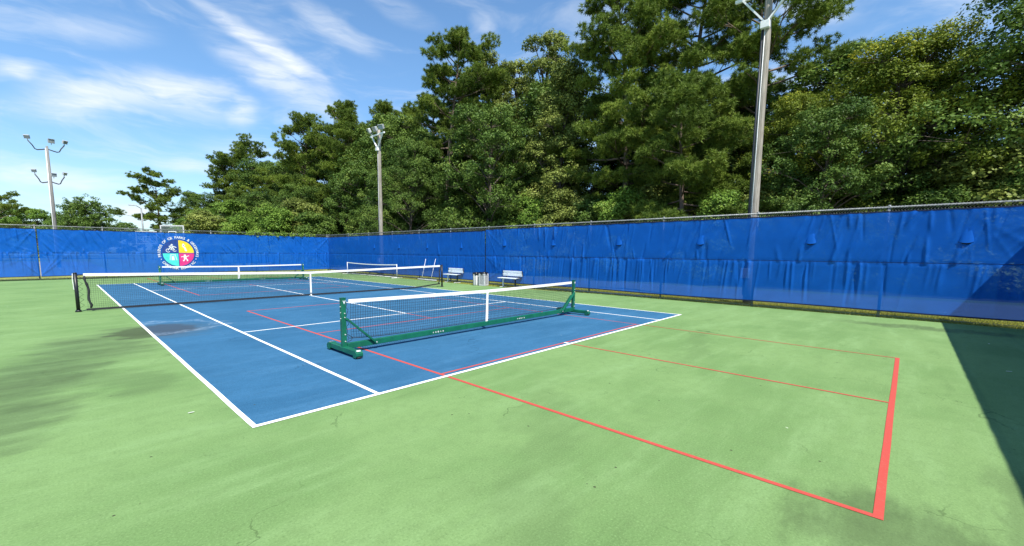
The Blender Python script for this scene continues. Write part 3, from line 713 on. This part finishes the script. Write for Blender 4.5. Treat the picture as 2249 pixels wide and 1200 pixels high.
# ------------------------------------------------------------------ floodlight poles
def flood(parent, c, aim, w=.42):
    c = Vector(c); aim = Vector(aim).normalized(); sd = aim.cross(Vector((0, 0, 1))).normalized(); up = sd.cross(aim)
    M = Matrix((sd, aim, up)).transposed()
    b = MB().box(c, (w, .18, w*.72), M).build('floodlight', 'lamp_body', parent, bevel=.02)
    MB().box(c+aim*.096, (w*.86, .012, w*.58), M).build('lens', 'lamp_glass', b)
    MB().box(c+aim*.10+up*(w*.375), (w, .12, .016), M).build('visor', 'lamp_body', b)
    MB().bar(c-up*w*.36, c-up*(w*.36+.16)-aim*.02, .05, .05, aim).build('yoke', 'lamp_body', b)
    return b
def court_pole(label, loc, H, rz=0):
    t = thing('floodlight_pole', label, 'light pole', loc, rz, 'weathered wooden floodlight poles behind the fence')
    pts = [(.012*math.sin(i*1.3), .01*math.cos(i), H*i/12) for i in range(13)]
    MB().tube([(pts[0][0], pts[0][1], -.05)]+pts[1:], [.145-.04*i/12 for i in range(13)], 18).build('pole', 'pole_wood', t, True)
    MB().tube([(-.10, .13, .3), (-.09, .12, H*.5), (-.08, .105, H-1.45)], .032, 8).build('conduit', 'dark_steel', t, True)
    MB().tube([(-.145, .03, .2), (-.125, .03, H*.5), (-.11, .03, H-1.4)], .011, 8).build('conduit', 'white_paint', t, True)
    MB().box((-.15, .02, H-1.35), (.16, .26, .22)).build('junction_box', 'white_paint', t, bevel=.01)
    MB().box((-.18, .10, 1.05), (.10, .26, .34)).build('switch_box', 'bin_frame', t, bevel=.01)
    za = H-.35
    MB().box((-.14, 0, za), (.09, 1.9, .10)).build('crossarm', 'white_paint', t, bevel=.006)
    for sy in (-1, 1): MB().bar((-.15, sy*.03, H-1.28), (-.15, sy*.72, za-.03), .05, .09, (1, 0, 0)).build('arm_brace', 'white_paint', t)
    for y, ax in ((-.8, (-1, -.35, -.55)), (0.02, (-1, 0, -.6)), (.8, (-1, .4, -.55))): flood(t, (-.30, y, za+.36), ax)
    return t
court_pole('tall weathered wooden floodlight pole at the right, behind the near windscreen', (10.0, -12.42, 0), 10.45)
court_pole('weathered wooden floodlight pole behind the windscreen, near the far end', (10.05, 11.62, 0), 10.35)
t = thing('stadium_light_pole', 'tall pale pole with two tiers of floodlight arms at far left', 'light pole', (-6.65, 41.3, 0), R(8))
t.scale = (.84, .84, .975)
MB().tube([(0, 0, -.05), (.02, 0, 6), (.0, 0, 11.4)], [.165, .135, .105], 18).build('pole', 'pole_grey', t, True)
MB().tube([(-.19, -.05, .1), (-.16, -.05, 6), (-.13, -.05, 11.2)], .04, 8).build('conduit', 'white_paint', t, True)
for z, s in ((11.15, 1.0), (8.15, .82)):
    for sx in (-1, 1):
        pts = [(0, 0, z)]+[(sx*s*1.25*(1-(1-q)**1.0), 0, z+.02-.22*math.sin(q*2.2)+.62*max(0, q-.72)/.28*1.0) for q in (.3, .6, .75, .88)]+[(sx*s*1.40, 0, z+.55)]
        MB().tube(pts, .05, 8).build('arm', 'dark_steel', t, True)
        flood(t, (sx*s*1.45, -.05, z+.85), (sx*.45, -.8, -.45), .46*s)
    flood(t, (.35*s, -.15, z+.75*s), (.1, -1, -.2), .54*s)
t = thing('street_lamp', 'thin grey lamp pole in front of the lone pine', 'light pole', (1.96, 61.2, 0))
MB().tube([(0, 0, -.05), (0, 0, 7.5)], [.13, .09], 10).build('pole', 'galv', t, True)
MB().tube([(0, 0, 7.4), (-.5, 0, 7.75), (-.9, 0, 7.8)], .05, 8).build('arm', 'galv', t, True)
MB().box((-1.05, 0, 7.8), (.6, .28, .16)).build('lamp_head', 'lamp_body', t, bevel=.03)

# ------------------------------------------------------------------ basketball hoops behind the far fence
def hoop(label, loc, rz, zb):
    t = thing('basketball_hoop', label, 'basketball hoop', loc, rz, 'basketball hoops behind the far fence')
    w, h = 1.86, 1.12
    b = MB().box((0, 0, zb+h/2), (w, .02, h)).build('backboard', 'clear_board', t)
    fr = MB()
    for s in (-1, 1): fr.box((s*w/2, -.002, zb+h/2), (.085, .05, h+.08)); fr.box((0, -.004, zb+h/2+s*h/2), (w-.06, .046, .085))
    fr.build('board_frame', 'bin_frame', b)
    sq = MB()
    for s in (-1, 1): sq.box((s*.30, -.016, zb+.42), (.055, .006, .46))
    sq.box((0, -.017, zb+.64), (.60, .006, .055)).box((0, -.017, zb+.20), (.60, .006, .055)); sq.build('target_square', 'white_paint', b)
    MB().tube([(.23*math.cos(2*math.pi*i/20), -.40+.23*math.sin(2*math.pi*i/20), zb+.15) for i in range(21)], .012, 6, False).build('rim', 'orange_rim', t)
    MB().tube([(0, 1.35, -.05), (0, 1.35, 2.4), (0, 1.1, zb+.1), (0, .12, zb+.45)], .075, 10).build('post', 'white_paint', t, True)
    MB().bar((0, 1.2, 2.3), (0, .1, zb+.2), .06, .06).build('strut', 'white_paint', t)
hoop('clear basketball backboard rising above the far fence top', (.27, 28.7, 0), R(-43), 2.62)
hoop('basketball backboard seen only through the blue windscreen, left of the other', (-.70, 35.4, 0), R(-43), 2.28)

# ------------------------------------------------------------------ trees
def needle_tris(rg, C, n, ln, w, up=.35):
    N = len(C)*n; c = np.repeat(C, n, 0)
    d = rg.normal(size=(N, 3)); d[:, 2] += up; d /= np.linalg.norm(d, axis=1)[:, None]
    p = np.cross(d, rg.normal(size=(N, 3))); p /= np.linalg.norm(p, axis=1)[:, None]+1e-9
    L = ln*rg.uniform(.6, 1.15, N)[:, None]; b = c+d*L*.12
    V = np.stack([b-p*w/2, b+p*w/2, c+d*L], 1).reshape(-1, 3); F = np.arange(N*3).reshape(-1, 3)
    return V, F
def leaf_quads(rg, C, Nn, n, spread, size, flat=.75):
    N = len(C)*n; k = np.repeat(np.arange(len(C)), n)
    o = rg.normal(size=(N, 3)); o /= np.linalg.norm(o, axis=1)[:, None]; o *= rg.uniform(.25, 1, N)[:, None]**.6
    sp = spread[k][:, None]; o2 = o.copy(); o2[:, 2] *= flat
    c = C[k]+o2*sp
    nrm = o*.55+Nn[k]*.35+np.array([0, 0, .55])+rg.normal(size=(N, 3))*.55; nrm /= np.linalg.norm(nrm, axis=1)[:, None]
    a = np.cross(nrm, rg.normal(size=(N, 3))); a /= np.linalg.norm(a, axis=1)[:, None]+1e-9; b = np.cross(nrm, a)
    s = size*rg.uniform(.6, 1.25, N)[:, None]
    V = np.stack([c-a*s*.5, c+b*s*.32-nrm*s*.05, c+a*s*.55, c-b*s*.32-nrm*s*.05], 1).reshape(-1, 3)
    return V, np.arange(N*4).reshape(-1, 4), k
def pine(seed, H, c0, Rm, nl, tuft=95, dens=1., mat='leaf_pine', top_flat=.5, lean=.03):
    rg = np.random.default_rng(seed); tr = MB()
    dx, dy = rg.normal(0, lean, 2)
    def axis(t): return np.array([dx*H*t*t+.012*H*math.sin(4*t+seed), dy*H*t*t+.012*H*math.cos(3*t+seed), H*t])
    r0 = .0115*H+.06
    tr.tube([axis(i/14) for i in range(15)], [r0*(1-.86*i/14) for i in range(15)], 10)
    pads = []
    for i in range(nl):
        q = (i+rg.uniform(.1, .9))/nl; t = c0+(.985-c0)*q
        prof = min(1., (1-q)**top_flat*1.12)*(.45+.55*min(1, q/.28)); L = max(.7, Rm*prof*rg.uniform(.55, 1.12))
        az = i*2.39996+rg.uniform(-.5, .5); e0 = R(-8+60*q**2+rg.uniform(-10, 14))
        b = axis(t); h = np.array([math.cos(az), math.sin(az), 0]); sd = np.array([-h[1], h[0], 0]); kink = rg.uniform(-.25, .25)
        pt = lambda s: b+h*L*s*math.cos(e0)+np.array([0, 0, L*(s*math.sin(e0)+.16*s*s)])+sd*L*kink*s*s
        rb = r0*.34*(1-.6*q)+.012
        tr.tube([pt(s) for s in (0, .25, .5, .75, .98)], [rb, rb*.8, rb*.6, rb*.4, rb*.18], 6, False)
        ns = max(2, int(L*1.35*dens))
        for k in range(ns):
            s = rg.uniform(.38, 1.0) if k else 1.0
            base = pt(s); off = sd*rg.uniform(-1, 1)*L*.34*(1.15-s*.55)+np.array([0, 0, rg.uniform(.0, .35)])
            c = base+off+h*rg.uniform(-.1, .25); pads.append((c, rg.uniform(.62, 1.2), rg.random()))
            if np.linalg.norm(off) > .5: tr.tube([pt(max(0, s-.14)), (base+off*.5+pt(max(0, s-.05)))/2*1. if False else base*.45+c*.55+np.array([0, 0, -.08]), c], [rb*.35, rb*.25, .008], 5, False)
    for k in range(int(4*dens)+2): pads.append((axis(1.0)+rg.normal(0, .35, 3)*np.array([1, 1, .5]), rg.uniform(.45, .75), rg.random()))
    TC = []; TI = []
    for c, r, tn_ in pads:
        n = max(8, int(23*(r/.85)**1.6))
        o = rg.normal(size=(n, 3)); o /= np.linalg.norm(o, axis=1)[:, None]; o *= rg.uniform(.35, 1, n)[:, None]; o[:, 2] = o[:, 2]*.55+.05
        TC.append(c+o*r); TI += [tn_]*n
    TC = np.concatenate(TC); V, F = needle_tris(rg, TC, int(tuft*1.2), .32, .046, .45)
    tint = np.clip(np.repeat(np.array(TI), int(tuft*1.2))*.62+rg.uniform(0, .3, len(F))+.0, 0, 1)
    return tr.mesh('trunk', 'bark_pine', True), npmesh('crown', V, F, mat, tint)
def broadleaf(seed, H, c0, Rx, nlobe, nclump, nleaf, size, mat, shape='round', trunk_r=None):
    rg = np.random.default_rng(seed); tr = MB()
    r0 = trunk_r or (.010*H+.07); lean = rg.normal(0, .03, 2)
    def axis(t): return np.array([lean[0]*H*t+.015*H*math.sin(5*t+seed), lean[1]*H*t+.015*H*math.cos(4*t+seed), H*t])
    tr.tube([axis(.86*i/12) for i in range(13)], [r0*(1-.88*i/12) for i in range(13)], 9)
    C = []; NN = []; SP = []; TI = []
    for i in range(nlobe):
        q = (i+rg.uniform(0, 1))/nlobe; t = c0+(.93-c0)*q
        if shape == 'cone': env = (1-q)**.75*.95+.12
        elif shape == 'column': env = math.sin(math.pi*(.18+.78*q))**.6
        elif shape == 'shrub': env = (1-q*.65)
        else: env = math.sin(math.pi*(.22+.70*q))**.7
        lr = Rx*rg.uniform(.24, .42)*(.6+.4*env); dist = max(0, Rx*env*rg.uniform(.55, 1.08)-lr*.5); az = i*2.39996+rg.uniform(-.6, .6)
        ctr = axis(t)+np.array([math.cos(az)*dist, math.sin(az)*dist, rg.uniform(-.3, .3)])
        st = axis(max(.06, t-.10-.10*rg.random())); mid = st*.5+ctr*.5+np.array([0, 0, .25*lr])
        rb = r0*.36
        tr.tube([st, mid, ctr], [rb, rb*.6, rb*.22], 6, False)
        o = rg.normal(size=(nclump, 3)); o[:, 2] = np.abs(o[:, 2])*1.0-.25; o /= np.linalg.norm(o, axis=1)[:, None]; o *= (rg.uniform(.72, 1.1, nclump)[:, None])
        o2 = o.copy(); o2[:, 2] *= .8; cc = ctr+o2*lr
        for k in range(0, nclump, 4): tr.tube([mid*.3+ctr*.7, cc[k]], [rb*.22, .006], 4, False)
        C.append(cc); NN.append(o); SP.append(rg.uniform(.30, .62, nclump)*(.75+.12*lr)); tl = rg.random(); TI.append(np.clip(tl*.55+rg.uniform(0, .45, nclump), 0, 1))
    C = np.concatenate(C); NN = np.concatenate(NN); SP = np.concatenate(SP); TI = np.concatenate(TI)
    V, F, k = leaf_quads(rg, C, NN, nleaf, SP, size)
    keep = V.reshape(-1, 4, 3)[:, :, 2].min(1) > .02
    V = V.reshape(-1, 4, 3)[keep].reshape(-1, 3); k = k[keep]; F = np.arange(len(V)).reshape(-1, 4)
    tint = np.clip(TI[k]*.7+rg.uniform(-.05, .33, len(k)), 0, 1)
    return tr.mesh('trunk', 'bark', True), npmesh('crown', V, F, mat, tint)
KIND = {
 'pine_open': pine(101, 22.5, .48, 5.2, 32, 40, 1.15, top_flat=.36),
 'pine_big': pine(102, 22.0, .16, 5.6, 54, 34, 1.15),
 'pine_big2': pine(103, 22.0, .20, 6.0, 52, 34, 1.15, top_flat=.36),
 'pine_far': pine(104, 20.0, .12, 5.8, 50, 34, 1.15, top_flat=.36),
 'pine_low': pine(105, 12.0, .14, 4.2, 38, 44, 1.25, top_flat=.36),
 'pine_lone': pine(106, 14.3, .34, 5.6, 20, 44, 1.0, top_flat=.26),
 'tall_gum': broadleaf(111, 25, .36, 4.2, 30, 28, 40, .20, 'leaf_olive', 'column'),
 'olive_tree': broadleaf(112, 17.5, .12, 4.5, 38, 32, 52, .17, 'leaf_olive', 'cone'),
 'dark_tree': broadleaf(113, 14, .10, 4.6, 38, 30, 50, .17, 'leaf_dark', 'round'),
 'dark_tree2': broadleaf(114, 13, .08, 4.3, 42, 32, 70, .125, 'leaf_dark', 'column'),
 'yellow_tree': broadleaf(115, 13.5, .08, 4.1, 44, 32, 70, .12, 'leaf_yellow', 'column'),
 'bright_tree': broadleaf(116, 9, .08, 3.2, 28, 26, 44, .17, 'leaf_bright', 'round'),
 'shrub': broadleaf(117, 6, .06, 2.7, 22, 26, 52, .145, 'leaf_bright', 'shrub'),
 'shrub2': broadleaf(118, 6, .06, 2.6, 22, 26, 52, .145, 'leaf_dark', 'shrub'),
 'shrub3': broadleaf(119, 6, .06, 2.8, 22, 26, 52, .145, 'leaf_olive', 'shrub'),
 'oak': broadleaf(120, 10, .16, 6.2, 36, 28, 36, .24, 'leaf_dark', 'round'),
}
HGT = {'pine_open': 22.7, 'pine_big': 22.4, 'pine_big2': 22.4, 'pine_far': 20.4, 'pine_low': 12.4, 'pine_lone': 15.9, 'tall_gum': 25.5, 'olive_tree': 17.8, 'dark_tree': 14, 'dark_tree2': 13, 'yellow_tree': 13.8, 'bright_tree': 9.2, 'shrub': 6.2, 'shrub2': 6.2, 'shrub3': 6.2, 'oak': 10}
def tree(kind, loc, h, label, name='tree', rz=None, wide=1., group=None):
    s = h/HGT[kind]
    t = thing(name, label, 'shrub' if name == 'shrub' else 'tree', (loc[0], loc[1], -.05), rnd.uniform(0, 6.28) if rz is None else rz, group)
    t.scale = (s*wide, s*wide, s)
    link('trunk', KIND[kind][0], t); link('crown', KIND[kind][1], t)
    return t
# trees one can tell apart, left to right
tree('pine_lone', (-12.2, 75.2), 9.6, 'small pine cut by the left edge of the picture', 'pine_tree', 1.0)
tree('bright_tree', (-8.8, 100.8), 9.6, 'low green tree just left of the tall pale light pole', 'leafy_tree', wide=1.3)
tree('oak', (-2.9, 92.2), 10.2, 'wide rounded dark oak right of the tall pale light pole', 'oak_tree', wide=1.0)
tree('oak', (-14.0, 108), 9.6, 'rounded tree low on the horizon behind the tall light pole', 'oak_tree')
tree('pine_lone', (6.1, 75.8), 14.2, 'lone flat-topped pine standing clear against the sky', 'pine_tree', 3.4, 1.25)
tree('dark_tree', (12.6, 80.0), 12.9, 'leafy tree sloping up from the lone pine to the big pines', 'leafy_tree', wide=1.1)
tree('bright_tree', (9.4, 66), 8.6, 'low bright tree between the lone pine and the big pines', 'leafy_tree', wide=1.2)
tree('pine_far', (17.2, 79.8), 19.4, 'left pine of the far clump of three', 'pine_tree', .3, 1.1)
tree('pine_far', (21.3, 78.8), 22.4, 'tallest middle pine of the far clump of three', 'pine_tree', 2.6, 1.1)
tree('pine_big', (25.4, 73.0), 19.2, 'right pine of the far clump of three', 'pine_tree', 4.2, 1.1)
tree('pine_far', (18.4, 46.1), 19.8, 'pine at the left end of the long wood beside the court', 'pine_tree', 4.9, 1.05)
tree('pine_big2', (22.1, 40.6), 21.4, 'full pine behind and left of the far floodlight pole', 'pine_tree', 1.9, 1.05)
tree('pine_big', (24.4, 35.3), 20.5, 'full pine directly above the far floodlight pole', 'pine_tree', 3.3, 1.05)
tree('pine_open', (21.0, 17.2), 22.7, 'tall open-crowned pine with bare trunk showing against the sky', 'pine_tree', 2.1)
tree('tall_gum', (29.9, 12.4), 25.9, 'tall pale gum tree with feathery top right of the open pine', 'gum_tree', .6)
tree('tall_gum', (28.2, 17.6), 24.6, 'slightly lower gum tree between open pine and feathery gum', 'gum_tree', 3.6)
tree('olive_tree', (23.6, 5.0), 17.7, 'conical yellowish green tree in the middle of the wood', 'leafy_tree', 1.0)
tree('dark_tree', (19.5, 10.1), 14.6, 'dark broad tree below the open pine', 'leafy_tree', .2)
tree('pine_big', (23.6, -.6), 21.8, 'big pine whose top leaves the frame, right of the conical tree', 'pine_tree', .9, 1.0)
tree('pine_big2', (27.6, -3.7), 24.2, 'highest pine of the wood, left of the near floodlight pole', 'pine_tree', 5.1, 1.05)
tree('pine_big2', (27.4, -8.6), 21.6, 'big pine standing behind the near floodlight pole', 'pine_tree', 2.7, 1.0)
tree('pine_low', (20.8, -6.0), 11.9, 'shorter bushy pine in front, left of the near floodlight pole', 'pine_tree', 1.2, 1.05)
tree('yellow_tree', (25.2, -11.6), 11.8, 'small yellowing tree just right of the near floodlight pole', 'leafy_tree', 2.0)
tree('yellow_tree', (25.6, -15.4), 13.9, 'domed tree with yellow vine leaves at right', 'leafy_tree', 4.4, 1.12)
tree('dark_tree2', (24.8, -20.4), 15.2, 'tall dark tree filling the right edge of the picture', 'leafy_tree', .8, 1.15)
tree('pine_big', (29.0, -24.2), 19.5, 'pine rising behind the dark tree at the right edge', 'pine_tree', 3.9)
tree('dark_tree', (26.5, -25.0), 15.5, 'dark leafy tree beyond the right edge of the wood', 'leafy_tree', 2.9)
tree('dark_tree2', (16.9, 17.8), 12.2, 'dense dark tree right of the far floodlight pole', 'leafy_tree', 2.4)
tree('dark_tree', (17.6, 27.0), 12.4, 'dense dark tree left of the far floodlight pole', 'leafy_tree', 5.2)
tree('dark_tree2', (20.5, 23.0), 14.0, 'dark tree behind the far floodlight pole', 'leafy_tree', .4, 1.1)
tree('dark_tree', (21.0, -13.2), 9.5, 'low dark tree under the yellowing trees', 'leafy_tree', 1.4)
tree('pine_big2', (15.2, 66.0), 11.5, 'mid-height pine in front of the far clump, right of the lone pine', 'pine_tree', 1.1, 1.25)
tree('pine_big', (19.5, 62.0), 15.0, 'broad pine filling the gap right of the far clump', 'pine_tree', 2.0, 1.3)
tree('pine_far', (22.5, 55.0), 17.0, 'broad pine at the back, left end of the long wood', 'pine_tree', 3.0, 1.3)
tree('pine_far', (19.3, 33.5), 16.5, 'broad lower pine just left of the far floodlight pole', 'pine_tree', .2, 1.25)
tree('pine_big2', (27.0, 28.5), 20.5, 'pine right of the far floodlight pole, left of the open pine', 'pine_tree', .7, 1.2)
tree('dark_tree', (15.8, 40.5), 10.5, 'round dark tree at the left foot of the long wood', 'leafy_tree', 3.0, 1.15)
tree('dark_tree', (29.7, 8.9), 19.3, 'tall dark tree in the gap between conical tree and big pines', 'leafy_tree', 1.7, 1.15)
tree('pine_far', (28.0, 20.0), 21.5, 'full pine behind the open pine and the gum trees', 'pine_tree', 2.5, 1.1)
tree('dark_tree', (21.9, 26.5), 17.0, 'tall dark tree left of the open pine', 'leafy_tree', 4.0, 1.1)
tree('tall_gum', (32.1, 17.9), 24.5, 'broad gum tree at the back, between the open pine and the feathery gum', 'gum_tree', 5.0, 1.35)
tree('dark_tree', (21.1, 69.0), 18.6, 'rounded dark crown among the far clump of pines', 'leafy_tree', .9, 1.25)
tree('dark_tree2', (22.4, 48.0), 19.4, 'rounded crown between the left pines of the long wood', 'leafy_tree', 2.2, 1.25)
tree('dark_tree', (23.4, 30.2), 18.2, 'rounded crown just right of the far floodlight pole top', 'leafy_tree', 3.4, 1.2)
# understory shrubs along the road
us = [(19.6, 31.5, 6.4, 'shrub3'), (20.2, 22.0, 5.6, 'shrub2'), (20.4, 14.0, 6.2, 'shrub'), (20.2, 9.0, 6.4, 'shrub2'), (20.4, 6.0, 6.6, 'shrub'), (20.6, 3.0, 6.4, 'shrub3'), (21.2, .4, 6.2, 'shrub2'),
      (20.0, -2.4, 6.3, 'shrub'), (21.2, -4.4, 5.2, 'shrub2'), (20.2, -8.4, 5.6, 'shrub'), (22.0, -10.0, 5.6, 'shrub3'), (21.4, -11.6, 5.0, 'shrub2'), (22.6, -14.6, 4.7, 'shrub2'), (21.8, -17.0, 5.2, 'shrub2'), (22.4, -19.6, 5.6, 'shrub2'), (22.6, -22.5, 6.0, 'shrub2')]
ORD = ['first', 'second', 'third', 'fourth', 'fifth', 'sixth', 'seventh', 'eighth', 'ninth', 'tenth', 'eleventh', 'twelfth', 'thirteenth', 'fourteenth', 'fifteenth', 'sixteenth']
TONE = {'shrub': 'bright green', 'shrub2': 'dark green', 'shrub3': 'olive green'}
for i, (x, y, h, k) in enumerate(us):
    tree(k, (x, y), h, '%s roadside shrub in front of the wood, %s counted from the far floodlight pole' % (TONE[k], ORD[i]), 'shrub', None, 1.1, 'undergrowth shrubs along the road')
for x, y, h, k, lb in ((9.7, 33.1, 6.8, 'shrub', 'tallest bright green shrub behind the far windscreen'), (7.0, 34.1, 5.6, 'shrub', 'bright green shrub behind the emblem windscreen, left of the tallest'), (5.4, 42.1, 6.2, 'shrub3', 'olive shrub just right of the clear basketball backboard'), (13.3, 35.1, 7.6, 'shrub3', 'olive shrub above the far fence corner'), (12.0, 28.0, 6.2, 'shrub2', 'dark shrub behind the far fence corner post'), (8.8, 48, 8.5, 'bright_tree', 'bright tree rising behind the shrubs at the far fence'), (14.5, 52, 10.5, 'dark_tree', 'dark tree behind the shrubs left of the wood')):
    tree(k, (x, y), h, lb, 'shrub' if k.startswith('shrub') else 'leafy_tree', None, 1.25)
# second row that closes the wood
ks = ['dark_tree', 'pine_low', 'dark_tree2', 'olive_tree', 'dark_tree']
for i in range(22):
    y = -34+i*5.6; k = ks[i % 5]
    tree(k, (31.5+rnd.uniform(-1.5, 4), y+rnd.uniform(-1, 1)), rnd.uniform(12.5, 15.5), 'shaded tree deep in the wood behind the front row', 'leafy_tree', None, 1.35, 'trees in the shaded back of the wood')
for i in range(16):
    y = -30+i*5.2
    tree(('shrub2', 'shrub', 'shrub3')[i % 3], (24.5+rnd.uniform(-1.5, 3), y+rnd.uniform(-1.5, 1.5)), rnd.uniform(5.5, 8), 'shaded shrub between the trunks inside the wood', 'shrub', None, 1.35, 'shrubs inside the wood')
for i in range(9):
    tree(('oak', 'dark_tree', 'bright_tree')[i % 3], (-42+i*6.8+rnd.uniform(-2, 2), 128+rnd.uniform(-6, 10)), rnd.uniform(7.5, 9.5), 'distant low tree on the skyline at left', 'leafy_tree', None, 1.25, 'distant trees on the left skyline')

# vine over the far fence top
rg = np.random.default_rng(77)
n = 90; vx = np.concatenate([rg.uniform(2.6, 8.0, 60), rg.normal(5.6, .5, 30)]); VC = np.c_[vx, YB-.05+rg.normal(0, .05, n), 2.98+rg.normal(.02, .07, n)-np.clip(rg.normal(-.05, .12, n), 0, .4)]
V, F, k = leaf_quads(rg, VC, np.tile([0, -1., .3], (n, 1)), 9, np.full(n, .12), .10)
vt = thing('vine', 'green vine creeping over the top rail of the far fence', 'vine', (5.3, YB, 0))
V = V-np.array([5.3, YB, 0]); link('leaves', npmesh('leaves', V, F, 'leaf_bright', rg.random(len(F))), vt)
MB().tube([(x, .02*math.sin(x*5), 3.0+.02*math.sin(x*3)) for x in np.linspace(-2.7, 2.7, 30)], .006, 5).build('stem', 'bark', vt)

# grass blades along the fences
def blades(n, x0, x1, y0, y1, seed):
    rg = np.random.default_rng(seed); b = np.c_[rg.uniform(x0, x1, n), rg.uniform(y0, y1, n), np.full(n, -.035)]
    a = rg.uniform(0, 6.283, n); h = rg.uniform(.035, .10, n)*(1+.6*(rg.random(n) < .08)); d = np.c_[np.cos(a), np.sin(a), np.zeros(n)]
    tip = b+np.c_[rg.normal(0, .025, n), rg.normal(0, .025, n), h]
    return np.stack([b-d*.006, b+d*.006, tip], 1).reshape(-1, 3)
V = np.concatenate([blades(60000, 9.05, 11.0, YN, 0, 1), blades(9000, 8.42, 9.3, -3.4, 8, 2), blades(9000, 8.9, 11.0, 0, 18, 3), blades(9000, -12, 9, YB+.05, YB+1.6, 4)])
gr = link('grass', npmesh('grass', V, np.arange(len(V)).reshape(-1, 3), 'grass_blade', np.random.default_rng(5).random(len(V)//3)))
tag(gr, 'short dry grass along the foot of the fences', 'grass', kind='stuff')
# a few fallen leaves and scraps on the court
for i, (x, y) in enumerate(((5.9, -17.6), (3.1, -17.55), (-5.82, -11.0), (2.3, -17.9))):
    me = MB().prism([(-.03, 0), (-.01, .018), (.03, .006), (.02, -.014)], (0, 0, 0), (1, 0, 0), (0, 1, 0), (0, .1, 1), .004)
    o = me.build('fallen_leaf', 'white_tape'); o.location = (x, y, .008); o.rotation_euler = (.2, .15, i*1.3)
    tag(o, ('pale leaf in the shadowed corner nearest the fence', 'pale leaf in the middle of the corner shadow', 'pale leaf beside the left sideline of the court', 'pale leaf in the corner shadow at the right frame edge')[i], 'leaf')
